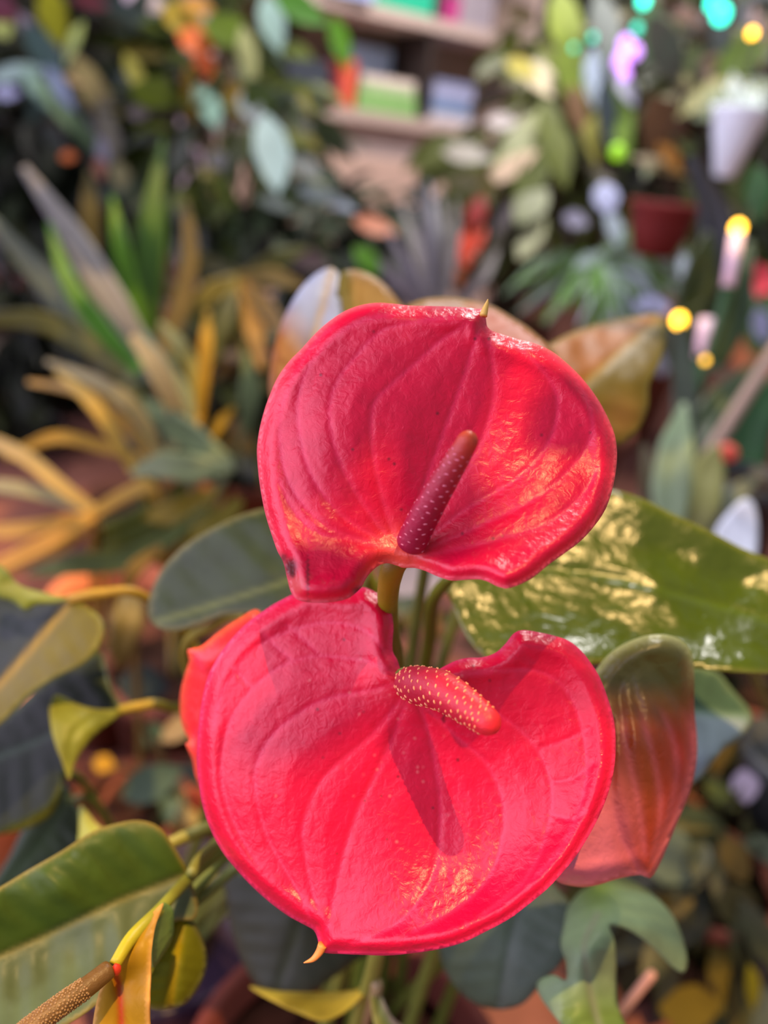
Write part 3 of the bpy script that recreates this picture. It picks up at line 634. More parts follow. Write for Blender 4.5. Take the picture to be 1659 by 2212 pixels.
N5 = leaf([(-20,1218),(8,1226),(40,1262),(100,1281),(150,1292),(120,1302),(80,1306),(55,1318),(30,1300),(-20,1280)], [(-20,1218,.335),(150,1292,.342),(55,1318,.33),(-20,1280,.33)], [(148,1293),(80,1285),(10,1262)], C(116,130,50,1.0), C(140,146,70), anb, 9, lat=0)
tag(N5, 'light green leaf lobe at the left edge')
petiole([pt(150,1296,.344), pt(220,1282,.345), pt(310,1288,.352), pt(420,1400,.39), pt(560,1700,.44), crownB(.0,.03)], [.0026,.0026,.0022,.0022,.003,.004], np.array([C(170,136,40,.9), C(170,136,36,.9), C(150,130,40,.9), C(110,116,40), C(90,100,30)]), anb)
N6 = leaf([(-90,1590),(0,1555),(90,1480),(175,1430),(216,1408),(240,1488),(264,1532),(220,1560),(170,1600),(140,1680),(110,1740),(0,1800),(-90,1830)],
     [(-90,1590,.37),(90,1480,.375),(216,1408,.38),(264,1532,.355),(140,1680,.35),(-90,1830,.34),(80,1610,.362)], [(262,1532),(170,1560),(60,1610),(-80,1660)], C(26,36,14,.9), C(60,76,56), anb, 12, lat=.0003, rim=C(80,90,40))
tag(N6, 'very dark green leaf at the left edge below the two toned one')
N7 = leaf([(264,1533),(235,1533),(205,1531),(170,1522),(142,1508),(118,1502),(107,1530),(110,1570),(120,1610),(136,1650),(150,1684),(160,1652),(182,1615),(212,1582),(245,1555)], [(264,1533,.348),(118,1502,.335),(150,1684,.315),(190,1550,.33)], [(260,1534),(205,1550),(160,1590),(148,1676)], C(126,130,40,.95), C(130,136,50), anb, 9, lat=.0004, rim=C(150,150,60))
tag(N7, 'bright yellow green leaf lobe with a dark leaf behind it')
petiole([pt(256,1535,.349), pt(300,1526,.352), pt(360,1527,.36), pt(480,1600,.40), crownB(.0,.02)], [.0022,.0024,.0022,.003,.004], np.array([C(150,140,40), C(170,140,40), C(130,120,30), C(110,116,40), C(90,100,30)]), anb)
N8 = leaf([(-90,1720),(0,1690),(60,1655),(124,1632),(134,1690),(112,1755),(60,1788),(0,1801),(-90,1810)], [(-90,1720,.40),(124,1632,.40),(112,1755,.385),(-90,1810,.375)], [(128,1660),(50,1720),(-80,1770)], C(112,104,6,1.0), C(130,124,20), anb, 10, lat=.0006)
tag(N8, 'olive yellow leaf at the left edge')
petiole([pt(127,1662,.395), pt(200,1720,.42), crownB(-.01,.02)], [.0018,.002,.003], C(90,100,30), anb)
N9 = leaf([(130,1690),(172,1750),(192,1812),(140,1850),(40,1905),(0,1930),(-40,1950),(20,1850),(50,1790)], [(130,1690,.42),(192,1812,.41),(0,1930,.39),(50,1790,.41)], [(150,1720),(100,1800),(0,1925)], C(54,66,46,1.3), C(60,76,50), anb, 11, lat=.0006)
tag(N9, 'dull dark leaf behind the large lower left leaf')
petiole([pt(148,1724,.415), pt(220,1760,.43), crownB(-.02,.01)], [.0018,.002,.003], C(90,100,30), anb)
N10 = leaf([(174,1740),(205,1775),(225,1800),(172,1830),(170,1790)], [(174,1740,.34),(225,1800,.33),(172,1830,.33)], [(222,1800),(176,1745)], C(140,146,60,1.3), C(150,150,70), anb, 8, lat=0)
petiole([pt(222,1800,.331), pt(300,1830,.36), crownB(-.01,0)], [.0014,.002,.003], C(90,100,30), anb)

# ================================================================= BACKGROUND
def shrub(name, label, cat, cx, cy, cdist, rx, ry, rd, n, size, palette, blobs=(), pot=(.13, .22), potc=(120, 66, 46), seed=1, group=None, stemc=(80, 66, 44), asp=.42, droop=.5, pot_mat=None, floor_z=0, k=GAIN, base=None, avoid=()):
    """potted bush: pot, soil, stems and one mesh of leaves; n scattered leaves plus the leaves seen one by one"""
    R = random.Random(seed); ctr = pt(cx, cy, cdist); bx = base or (ctr.x, ctr.y)
    t = thing(name, (bx[0], bx[1], floor_z), label, cat, group)
    b3 = Vector((bx[0], bx[1], floor_z))
    r, h = pot; mb = MB()
    mb.lathe(b3, [(r * .68, 0), (r * .72, .003), (r * .9, h * .8), (r, h * .81), (r * 1.03, h), (r * .95, h), (r * .88, h * .85)], C(*potc)); mb.build('pot', pot_mat or M_POT, t)
    mb = MB(); mb.lathe(b3, [(r * .85, h * .8), (r * .9, h * .88), (r * .02, h * .9)], C(50, 32, 22)); mb.build('soil', M_SOIL, t)
    fo, st = MB(), MB(); heads = []
    tot = sum(p[1] for p in palette)
    top = Vector((ctr.x, ctr.y, max(ctr.z, h + .05)))
    for i in range(n):
        while True:
            a, b, c = R.uniform(-1, 1), R.uniform(-1, 1), R.uniform(-1, 1)
            if a * a + b * b + c * c < 1: break
        x, y, dd = cx + a * rx, cy + b * ry, cdist + c * rd
        if any(q[0] < x < q[2] and q[1] < y < q[3] for q in avoid): continue
        p = pt(x, y, dd)
        if p.z < .03: p.z = .03 + R.random() * .06
        q = R.uniform(0, tot)
        for pc, w in palette:
            q -= w
            if q <= 0: break
        jit = R.uniform(.75, 1.25)
        out = (p - top); out.z *= .5; out = out.normalized() if out.length > 1e-3 else Vector((0, 0, 1))
        d = out + Vector((R.uniform(-.8, .8), R.uniform(-.8, .8), R.uniform(-.6, .6) - droop))
        nn = Vector((R.uniform(-.6, .6), R.uniform(-1.0, .2), R.uniform(.2, 1)))
        L = size * R.uniform(.7, 1.3) * dd / F
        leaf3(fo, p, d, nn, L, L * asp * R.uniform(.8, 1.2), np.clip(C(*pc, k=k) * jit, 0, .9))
        if i % 6 == 0: heads.append(p)
    for (x, y, dd, L, Wd, ang, pc) in blobs:
        a = math.radians(ang); d = RGT * math.cos(a) - UPV * math.sin(a) + FWD * R.uniform(-.25, .25)
        nn = -FWD + UPV * R.uniform(0, .5) + RGT * R.uniform(-.35, .35)
        L3 = L * dd / F; p = pt(x, y, dd) - d.normalized() * L3 * .5
        leaf3(fo, p, d, nn, L3, Wd * dd / F, C(*pc, k=k), fold=.1, bend=R.uniform(0, .15)); heads.append(p)
    fo.build('foliage', M_FOL, t)
    for i, hd in enumerate(heads[:46]):
        j = top.lerp(hd, .25); j.z = min(j.z, hd.z); s0 = b3 + Vector((R.uniform(-.3, .3) * r, R.uniform(-.3, .3) * r, h * .85))
        st.tube(bez(s0, (j.x * .6 + s0.x * .4, j.y * .6 + s0.y * .4, (s0.z + hd.z) * .55), hd, 10), [.006 - .0048 * q / 9 for q in range(10)], C(*stemc), 6)
    st.build('stems', M_STEM, t)
    return t

def straps(name, label, cat, blades, root, pot=(.10, .16), potc=(110, 62, 44), group=None, floor_z=0, pot_mat=None, k=GAIN, grey=0.0):
    """strap leaved plant: every blade a part; blades [(ctrl, colour, twist)]"""
    t = thing(name, (root[0], root[1], floor_z), label, cat, group); b3 = Vector((root[0], root[1], floor_z)); r, h = pot; mb = MB()
    mb.lathe(b3, [(r * .68, 0), (r * .72, .003), (r * .9, h * .8), (r, h * .81), (r * 1.03, h), (r * .95, h), (r * .88, h * .85)], C(*potc)); mb.build('pot', pot_mat or M_POT, t)
    mb = MB(); mb.lathe(b3, [(r * .85, h * .8), (r * .9, h * .88), (r * .02, h * .9)], C(60, 38, 28)); mb.build('soil', M_SOIL, t)
    for i, (ct, cc, tw) in enumerate(blades):
        gy = .35 * cc[0] + .5 * cc[1] + .15 * cc[2]; cc = tuple(q * (1 - grey) + gy * grey for q in cc); cc = (cc[0], cc[1] * (1.09 if grey else 1), cc[2])
        mb = MB(); blade(mb, ct, C(*cc, k=k), tw); mb.build('leaf', M_FOL, t)
        e = pt(*ct[0][:3]); s0 = b3 + Vector((.012 * math.cos(i), .012 * math.sin(i), h * .85))
        if (e - s0).length > .05:
            mb = MB(); mb.tube(bez(s0, (s0.x, s0.y, (s0.z * .4 + e.z * .6)), e, 10), [.0032 - .0014 * q / 9 for q in range(10)], C(*cc, k=k * .7), 6); mb.build('stem', M_STEM, t)
    return t
def floor_xy(x, y, d, dy=0):
    p = pt(x, y, d); return (p.x, p.y + dy)

# ---------------------------------------------------------------- shelf unit with books and boxes
S0 = pt(756, 262, 3.0); S1 = pt(1046, 303, 3.35)
sx = Vector((S1.x - S0.x, S1.y - S0.y, 0)).normalized(); sy = Vector((-sx.y, sx.x, 0))
if sy.y < 0: sy = -sy
SZ = Vector((0, 0, 1)); DEP = .30
S_L, S_R = -.55, .85
zb = S0.z
bt = .045; gap = .31
shelf = thing('shelf_unit', S0 + sx * .1 - SZ * S0.z, 'wide beige shelf unit with books and boxes standing behind the plants', 'shelf')
def sbox(nm, x0, x1, y0, y1, z0, z1, col, parent, mat=None):
    mb = MB(); mb.box(S0 + sx * x0 + sy * y0 + SZ * (z0 - S0.z), sx * (x1 - x0), sy * (y1 - y0), SZ * (z1 - z0), col)
    o = mb.build(nm, mat or M_WOOD, parent, smooth=False)
    bv = o.modifiers.new('edge', 'BEVEL'); bv.width = .003; bv.segments = 2
    return o
BE = C(172, 152, 144, 1.25)
for q in range(0, 3): sbox('shelf_board', S_L, S_R, 0, DEP, zb + q * (gap + bt) , zb + q * (gap + bt) + bt, BE, shelf)
sbox('side_panel', S_L - .03, S_L, 0, DEP, 0, zb + 2 * (gap + bt) + bt, BE, shelf); sbox('side_panel', S_R, S_R + .03, 0, DEP, 0, zb + 2 * (gap + bt) + bt, BE, shelf)
sbox('back_panel', S_L, S_R, DEP, DEP + .015, 0, zb + 2 * (gap + bt) + bt, C(150, 132, 116), shelf)
for q in range(2): sbox('divider', .345, .365, .01, DEP, zb + q * (gap + bt) + bt, zb + (q + 1) * (gap + bt), C(58, 48, 44), shelf)
sbox('front_panel', S_L, S_R, .06, .08, zb - .25, zb, C(150, 138, 138, 1.1), shelf)
sbox('plinth', S_L, S_R, -.09, DEP, .0, zb - .115, C(196, 164, 150, 1.2), shelf)
lp = S0 + sx * .2 - sy * .62; lp.z = 1.95  # unseen lamp in front of the shelf, added to brighten it
ld = bpy.data.lights.new('added_shelf_light', 'AREA'); ld.shape = 'DISK'; ld.size = .3; ld.energy = 20; ld.color = (1, .93, .88)
lob = bpy.data.objects.new('added_shelf_light', ld); COL.objects.link(lob); lob.location = lp
lob.rotation_euler = (lp - (S0 + sx * .15)).to_track_quat('Z', 'Y').to_euler()
lt = thing('added_shelf_lamp', (lp.x, lp.y, 1.96), 'unseen pendant lamp added to brighten the shelf unit', 'lamp')
mb = MB(); mb.lathe((lp.x, lp.y, 1.965), [(.17, 0), (.175, .01), (.12, .12), (.02, .15), (.02, .18)], C(200, 196, 186)); mb.build('lamp_shade', M_WOOD, lt)
mb = MB(); mb.tube([Vector((lp.x, lp.y, 2.14)), Vector((lp.x, lp.y, 2.71))], .003, C(40, 40, 40), 6); mb.build('cord', M_WIRE, lt)
def item(nm, label, cat, x0, x1, y0, h0, h1, level, col, group=None, depth=.2, turn=0):
    z = zb + level * (gap + bt) + bt + .0005
    mb = MB(); c = S0 + sx * x0 + sy * y0 + SZ * (z + h0 - S0.z)
    ax, ay = sx * (x1 - x0), sy * depth
    if turn:
        qn = Quaternion((0, 0, 1), math.radians(turn)); ax, ay = qn @ ax, qn @ ay
    hh = h1 - h0
    if nm == 'book':            # cover boards and page block
        mb.box(c, ax, ay, SZ * hh * .14, col); mb.box(c + SZ * hh * .86, ax, ay, SZ * hh * .14, col); mb.box(c + ay * .0, ax, ay * .03, SZ * hh, col)
        mb.box(c + SZ * hh * .14 + ay * .03 + ax * .02, ax * .96, ay * .94, SZ * hh * .72, C(205, 200, 190))
    else:
        mb.box(c, ax, ay, SZ * hh, col); lid = SZ * hh * .25
        mb.box(c + SZ * hh * .75 - ax * .01 - ay * .01, ax * 1.02, ay * 1.02, SZ * hh * .26, np.asarray(col) * .92)
    o = mb.build(nm, M_PAPER, None, smooth=False)
    return tag(o, label, cat, group)
x = .03
gcol = [((112,165,90),'green bound'),((150,180,120),'pale green'),((120,170,95),'leaf green'),((160,185,135),'light green'),((205,190,180),'cream and pink topmost')]
z = 0
for i, (cc, nm) in enumerate(gcol):
    hh = [.026,.022,.024,.022,.034][i]
    item('book', nm + ' flat book in the green stack, ' + ['lowest of the stack','second from the bottom','middle of the stack','second from the top','on top of the stack'][i], 'book', .03 + .004 * i, .315 - .005 * i, .015, z, z + hh, 0, C(*cc, k=1.3), 'books in the green stack'); z += hh
z = 0
bcol = [((190,185,195),'greyish white'),((120,140,175),'slate blue'),((105,128,165),'dark slate blue'),((150,155,190),'lavender grey'),((165,165,195),'pale lavender'),((125,132,165),'grey blue')]
for i, (cc, nm) in enumerate(bcol):
    hh = [.034,.024,.026,.02,.024,.026][i]
    item('book', nm + ' flat book in the blue stack, ' + ['lowest of the stack','second from the bottom','third from the bottom','third from the top','second from the top','on top of the stack'][i], 'book', .385 + .004 * (i % 2), .60 - .006 * (i % 3), .012, z, z + hh, 0, C(*cc, k=1.3), 'books in the blue stack'); z += hh
item('box', 'upright orange red box left of the green book stack', 'box', -.045, .02, .02, 0, .16, 0, C(205, 84, 60, 1.3), depth=.15)
item('box', 'dark slate box behind the shrub at the left of the lower shelf', 'box', -.26, -.09, .03, 0, .14, 0, C(60, 66, 78), depth=.15)
item('box', 'maroon small box at the left of the lower shelf', 'box', -.085, -.05, .0, 0, .10, 0, C(130, 50, 60), depth=.15)
item('box', 'teal green box on the upper shelf', 'box', .07, .335, .01, 0, .115, 1, C(30, 150, 118, 1.4), depth=.22)
item('box', 'grey lid box on top of the teal box', 'box', .09, .33, .02, .1162, .17, 1, C(120, 120, 116), depth=.2)
item('box', 'magenta small box right of the teal box', 'box', .385, .455, .0, 0, .085, 1, C(160, 50, 110, 1.3), depth=.15)
item('box', 'grey lilac box at the right of the upper shelf', 'box', .465, .64, .02, 0, .16, 1, C(150, 140, 150), depth=.2)
item('box', 'pale blue box hanging over the upper shelf edge left of the teal box', 'box', -.16, .04, -.02, 0, .12, 1, C(160, 172, 215, 1.35), depth=.2, turn=-5)
item('box', 'light blue folded box standing behind the green book stack', 'box', .05, .30, .225, 0, .24, 0, C(150, 172, 205, 1.3), depth=.05)

# ---------------------------------------------------------------- shrubs at the back left
DG = [((28,40,14),4),((44,58,18),3),((58,70,26),2),((40,60,50),1.5),((80,90,30),1)]
shrub('shrub', 'tall dark shrub with orange and pale leaves at the upper left centre', 'shrub', 480, 250, 1.95, 210, 300, .22, 330, 95,
  [((36,48,8),4),((62,74,14),3),((84,96,26),2),((50,66,40),2),((120,110,40),.8),((90,110,90),.8)],
  [(425,88,1.72,80,70,10,(230,112,44)),(442,140,1.72,70,46,80,(205,92,44)),(398,40,1.75,100,78,20,(176,150,40)),(428,12,1.74,70,40,10,(205,150,70)),
   (588,330,1.55,190,84,80,(168,196,188)),(455,235,1.7,90,52,70,(150,192,170)),(540,232,1.7,80,52,60,(165,176,172)),(536,122,1.7,130,44,80,(178,182,120)),
   (588,48,1.65,120,60,75,(176,214,196)),(292,160,1.75,110,36,65,(150,146,62)),(412,205,1.72,120,34,85,(150,122,22)),(335,200,1.72,120,84,20,(66,78,2)),
   (490,70,1.72,110,90,50,(90,112,24)),(650,18,1.6,130,66,20,(66,128,14)),(735,90,1.6,130,46,75,(80,134,12)),(640,110,1.8,90,46,30,(96,108,44)),(510,200,1.72,60,40,40,(170,140,50)),
   (640,300,1.6,80,40,30,(110,116,60)),(300,245,1.75,50,36,0,(120,112,104)),(470,345,1.7,50,44,60,(110,110,108)),(660,360,1.6,80,50,30,(140,146,140)),(260,380,1.75,70,44,80,(104,100,70)),(560,215,1.7,100,70,70,(52,70,6))], pot=(.16, .3), seed=3, avoid=[(590,40,780,170),(690,150,900,420)])
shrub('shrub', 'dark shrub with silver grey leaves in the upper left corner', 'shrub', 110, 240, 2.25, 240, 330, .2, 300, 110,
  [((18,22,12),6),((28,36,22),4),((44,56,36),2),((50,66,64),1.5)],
  [(116,36,1.95,120,66,80,(142,142,16)),(155,92,1.95,100,40,125,(182,202,96)),(5,18,1.95,80,60,30,(98,36,52)),(195,6,1.95,80,50,10,(90,40,50)),(5,62,1.95,60,50,60,(164,176,100)),
   (35,155,1.9,130,50,-10,(150,176,170)),(82,190,1.9,110,44,60,(140,172,158)),(15,200,1.9,60,36,0,(165,170,205)),(150,250,1.9,190,48,48,(108,138,96)),(128,190,1.88,130,36,58,(128,146,166)),(95,110,1.9,160,60,55,(58,82,78)),
   (205,200,1.88,200,60,62,(132,120,76)),(235,290,1.88,160,50,75,(100,98,70)),(170,170,1.88,60,44,10,(165,140,100)),(62,60,1.95,100,30,55,(140,130,140)),(148,338,1.85,36,32,0,(190,104,56)),(222,330,1.85,70,34,80,(110,112,120)),(215,365,1.85,50,30,80,(150,100,74))],
  pot=(.16, .3), seed=5)
HP = pt(325, 25, 2.7)
hp = thing('hanging_pot', (HP.x, HP.y, HP.z - .12), 'pale pink hanging pot behind the shrubs at the top left', 'hanging pot')
mb = MB(); mb.lathe((HP.x, HP.y, HP.z - .09), [(.06, 0), (.075, .005), (.085, .10), (.09, .16), (.082, .16), (.078, .12)], C(244, 190, 186, 1.5)); mb.build('pot', M_WOOD, hp)
mb = MB()
for a in range(3): mb.tube([Vector((HP.x + .086 * math.cos(a * 2.1), HP.y + .086 * math.sin(a * 2.1), HP.z + .06)), Vector((HP.x, HP.y, HP.z + .35)), Vector((HP.x, HP.y, 2.71))], .002, C(60, 56, 50), 5)
mb.build('cord', M_WIRE, hp)

# dull mid distance plants under the shelf
shrub('shrub', 'low dull grey green bush in front of the shelf with one orange leaf', 'shrub', 730, 510, 2.0, 230, 120, .2, 430, 95,
  [((54,62,44),4),((72,82,62),3),((96,104,92),2),((60,66,30),2),((44,40,34),2)],
  [(812,488,1.75,100,50,15,(190,108,68)),(665,560,1.75,110,60,20,(52,26,32)),(795,562,1.5,80,54,40,(76,130,8)),(735,440,1.75,80,30,20,(120,130,146)),(690,420,1.75,110,34,15,(112,124,122)),(600,440,1.75,90,30,10,(110,122,116))], pot=(.15, .2), seed=8, avoid=[(660,300,910,405)])
st_c = [(122,114,112),(112,106,110),(130,124,120),(104,100,100),(118,118,124),(96,90,88),(126,120,112)]
root = floor_xy(950, 700, 1.5)
tips = [(800,545),(838,500),(868,440),(900,400),(925,390),(950,410),(985,430),(1075,540),(905,500),(878,560)]
straps('spider_plant', 'grey striped narrow leaved plant right behind the tip of the upper flower', 'plant',
  [([(945 + 4 * i - 20, 690, 1.5, 8), ((945 + 2 * tx) / 3 + 8, (690 + 1.3 * ty) / 2.3, 1.5, 13), (tx, ty, 1.55, 4)], st_c[i % 7], .3 * (i % 3 - 1)) for i, (tx, ty) in enumerate(tips)], root, group=None)
rr = floor_xy(1010, 640, 1.7)
t = straps('bromeliad', 'red flowered upright plant behind the upper flower tip', 'plant',
  [([(1000,640,1.7,12),(960,560,1.7,18),(930,470,1.7,5)],(60,56,26),0),([(1015,640,1.7,12),(1060,560,1.7,18),(1100,480,1.7,5)],(70,66,50),0),([(1010,640,1.7,12),(1020,590,1.68,20),(1040,560,1.66,6)],(72,64,24),0)], rr)
mb = MB()
for (x, y, L, w, a, cc) in [(1010,520,90,36,-80,(205,66,36)),(1030,455,80,46,-70,(128,30,26)),(1000,545,70,30,-110,(190,70,40)),(1030,520,80,30,-60,(180,58,34)),(990,580,90,24,-95,(130,66,30))]:
    d = RGT * math.cos(math.radians(a)) - UPV * math.sin(math.radians(a)); L3 = L * 1.66 / F
    leaf3(mb, pt(x, y, 1.66) - d * L3 * .5, d, -FWD + UPV * .2, L3, w * 1.66 / F, C(*cc, k=1.4))
mb.tube([pt(1010, 640, 1.7), pt(1012, 520, 1.67)], .004, C(90, 40, 24), 6)
tag(mb.build('flower_head', M_FOL, t), 'red orange flower head')

# ---------------------------------------------------------------- strap leaved plants on the left
rt = floor_xy(320, 850, 1.15)
straps('dracaena', 'tall plant with broad grey and green sword leaves at the left', 'plant', [
 ([(335,800,1.1,18),(250,660,1.08,30),(150,500,1.08,26),(50,360,1.1,8)],(140,138,134),.2),
 ([(320,820,1.1,18),(200,700,1.1,30),(85,590,1.1,28),(-20,470,1.1,10)],(92,104,80),-.2),
 ([(300,800,1.06,14),(205,690,1.05,24),(145,600,1.05,18),(105,480,1.07,4)],(66,120,16),.2),
 ([(300,790,1.12,16),(280,640,1.12,24),(258,520,1.12,18),(242,425,1.14,3)],(78,128,6),0),
 ([(310,790,1.14,16),(312,600,1.14,26),(330,450,1.15,22),(352,300,1.18,4)],(58,96,20),0),
 ([(310,800,1.14,14),(330,640,1.16,22),(345,520,1.17,16),(352,430,1.18,4)],(70,104,30),.3),
 ([(290,820,1.1,16),(150,720,1.1,24),(60,690,1.1,22),(-40,692,1.12,12)],(100,104,40),-.3),
 ([(310,830,1.12,16),(230,760,1.12,30),(120,640,1.14,30),(40,560,1.16,6)],(52,64,36),0),
 ([(330,800,1.12,16),(390,660,1.14,22),(410,540,1.15,18),(400,430,1.16,5)],(108,92,44),0),
 ([(320,800,1.12,14),(200,600,1.2,24),(195,450,1.2,20),(190,370,1.2,4)],(92,84,40),0)], rt, pot=(.11, .18))
rt = floor_xy(530, 640, 1.3)
straps('dracaena', 'olive star shaped leaf rosette left above the upper flower', 'plant', [
 ([(522,600,1.25,10),(460,630,1.22,24),(390,690,1.2,6)],(112,104,40),0),([(522,600,1.25,10),(600,560,1.25,22),(665,535,1.28,5)],(104,106,52),0),
 ([(522,600,1.25,10),(590,600,1.23,22),(660,620,1.22,5)],(120,108,50),0),([(522,600,1.25,10),(545,700,1.2,24),(565,800,1.17,6)],(150,116,52),.2),
 ([(522,600,1.25,10),(480,700,1.2,24),(455,790,1.18,6)],(112,104,30),-.2),([(522,600,1.25,10),(520,700,1.22,22),(525,780,1.2,6)],(96,96,32),0),([(522,600,1.25,10),(440,570,1.26,22),(380,590,1.26,5)],(84,84,34),0),
 ([(522,600,1.25,10),(575,670,1.2,24),(620,730,1.18,5)],(100,84,44),0)], rt)
rt = floor_xy(390, 1060, .82)
GO, TN = (204, 146, 28), (214, 160, 90)
straps('ribbon_plant', 'golden yellow narrow leaved plant fanning out at the left middle', 'plant', [
 ([(350,990,.8,11),(290,880,.78,16),(210,825,.78,15),(100,780,.8,5)],(176,146,92),0),
 ([(340,1010,.8,10),(280,930,.8,12),(190,850,.8,15),(60,825,.82,5)],(206,146,56),0),
 ([(290,1020,.79,10),(240,930,.78,15),(190,860,.78,15),(120,800,.8,5)],(218,160,52),0),
 ([(300,990,.82,8),(220,965,.82,13),(120,945,.82,14),(10,990,.84,8)],(200,140,24),0),
 ([(410,960,.82,14),(370,860,.8,22),(330,780,.8,24),(285,725,.82,8)],(226,170,96),0),
 ([(430,950,.84,12),(400,850,.84,14),(345,770,.84,12),(310,715,.85,4)],(150,150,120),0),
 ([(432,910,.84,8),(440,820,.83,14),(446,740,.83,15),(448,670,.84,5)],(204,140,12),0),
 ([(430,880,.84,8),(415,790,.84,16),(385,740,.84,16),(345,695,.86,4)],(170,150,70),0),
 ([(450,960,.82,6),(480,910,.82,11),(505,880,.82,4)],(214,150,10),0),
 ([(500,1000,.80,10),(420,950,.80,30),(350,900,.80,28),(310,860,.82,4)],(118,126,84),.2),
 ([(505,1010,.78,6),(420,1012,.77,34),(350,1005,.77,30),(285,1022,.78,6)],(136,138,92),.3),
 ([(480,1060,.8,12),(420,1090,.8,30),(360,1110,.8,26),(310,1120,.82,5)],(156,124,12),0),
 ([(520,1080,.8,12),(480,1120,.8,26),(430,1150,.8,20),(380,1200,.82,5)],(140,118,14),0),
 ([(530,930,.84,10),(540,850,.84,24),(530,760,.85,5)],(96,106,60),0),
 ([(400,1040,.82,10),(330,1120,.82,40),(230,1160,.82,30),(190,1180,.84,5)],(98,104,20),0),
 ([(450,1100,.8,10),(300,1200,.8,26),(150,1220,.8,24),(60,1240,.82,5)],(96,108,44),0)], rt, pot=(.09, .15), k=.95, grey=.18)
rt = floor_xy(215, 1180, .9)
straps('ribbon_plant', 'pale golden narrow leaved plantlet at the left edge beside the fanning one', 'plant', [
 ([(205,1105,.76,12),(130,1050,.75,16),(50,985,.75,17),(-50,940,.76,14)],(226,170,90),0),
 ([(205,1105,.76,12),(120,1075,.76,14),(40,1055,.76,16),(-50,1045,.77,12)],(178,154,104),0),
 ([(200,1115,.76,12),(120,1130,.75,14),(40,1145,.75,18),(-50,1150,.76,14)],(222,150,50),0),
 ([(205,1110,.76,14),(140,1150,.74,18),(60,1195,.74,20),(-50,1245,.75,14)],(232,156,62),0),
 ([(200,1110,.76,12),(260,1075,.76,16),(320,1050,.76,15),(345,1085,.77,6)],(222,160,60),0),
 ([(200,1120,.77,10),(140,1180,.77,10),(60,1210,.77,12),(20,1240,.78,4)],(190,136,40),0)], rt, pot=(.07, .13), k=.95, grey=.18)
rt = floor_xy(275, 1500, .72)
straps('ribbon_plant', 'single tan broad hanging leaf plant between the two left anthurium stalks', 'plant', [
 ([(285,1270,.62,18),(275,1340,.60,36),(262,1400,.60,28),(262,1445,.61,3)],(124,108,52),0),([(275,1275,.64,10),(290,1230,.64,18),(350,1180,.66,8)],(130,104,44),0)], rt, pot=(.06, .10), k=.85)
shrub('shrub', 'small low green plant on the floor left of the lower flower', 'plant', 370, 1690, .78, 60, 110, .06, 34, 90, [((66,84,50),3),((44,56,30),3),((96,92,50),2),((130,110,50),1)],
  [(225,1650,.74,50,40,20,(206,156,40)),(330,1690,.72,140,80,-25,(72,92,66)),(390,1570,.72,110,50,-35,(160,136,76)),(310,1480,.74,110,90,10,(40,52,54))], pot=(.07, .09), seed=11)
shrub('shrub', 'brown edged dark plant behind the gap of the red flowers', 'plant', 900, 1370, .62, 90, 110, .06, 30, 90, [((60,70,40),3),((90,80,30),2),((40,28,16),3)],
  [(910,1255,.6,150,90,-10,(150,150,166)),(905,1320,.58,120,60,20,(96,112,90)),(930,1330,.58,90,50,60,(130,96,44))], pot=(.06, .1), seed=12)

shrub('shrub', 'dark low bush at the left edge', 'shrub', 40, 720, 1.75, 170, 150, .12, 150, 130, [((16,20,12),5),((28,34,18),3),((44,50,30),1),((70,40,30),.5)], [], pot=(.1, .14), seed=41)
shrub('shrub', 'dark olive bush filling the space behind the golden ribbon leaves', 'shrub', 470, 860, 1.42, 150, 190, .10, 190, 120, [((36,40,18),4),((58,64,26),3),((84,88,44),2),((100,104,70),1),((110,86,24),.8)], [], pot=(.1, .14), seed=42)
# terracotta pots standing on the floor
def tpot(x, y, d, r, h, cc, label):
    p = pt(x, y, d); t = thing('terracotta_pot', (p.x, p.y, 0), label, 'flower pot', 'empty terracotta pots on the floor'); mb = MB()
    mb.lathe((p.x, p.y, 0), [(r * .68, 0), (r * .72, .003), (r * .88, h * .78), (r * .98, h * .79), (r, h), (r * .93, h), (r * .86, h * .8), (r * .6, .02)], C(*cc, k=1.4)); mb.build('pot', M_POT, t)
    mb = MB(); mb.lathe((p.x, p.y, 0), [(r * .8, h * .6), (r * .84, h * .68), (.001, h * .7)], C(60, 36, 26)); mb.build('soil', M_SOIL, t)
tpot(470, 1860, .78, .055, .11, (215, 112, 74), 'orange terracotta pot between the left stalks and the lower flower')
tpot(-10, 1840, .85, .09, .13, (225, 150, 104), 'pale terracotta pot at the left edge behind the large leaf')
tpot(270, 1425, 1.12, .10, .12, (196, 116, 76), 'terracotta pot behind the tan hanging leaf')

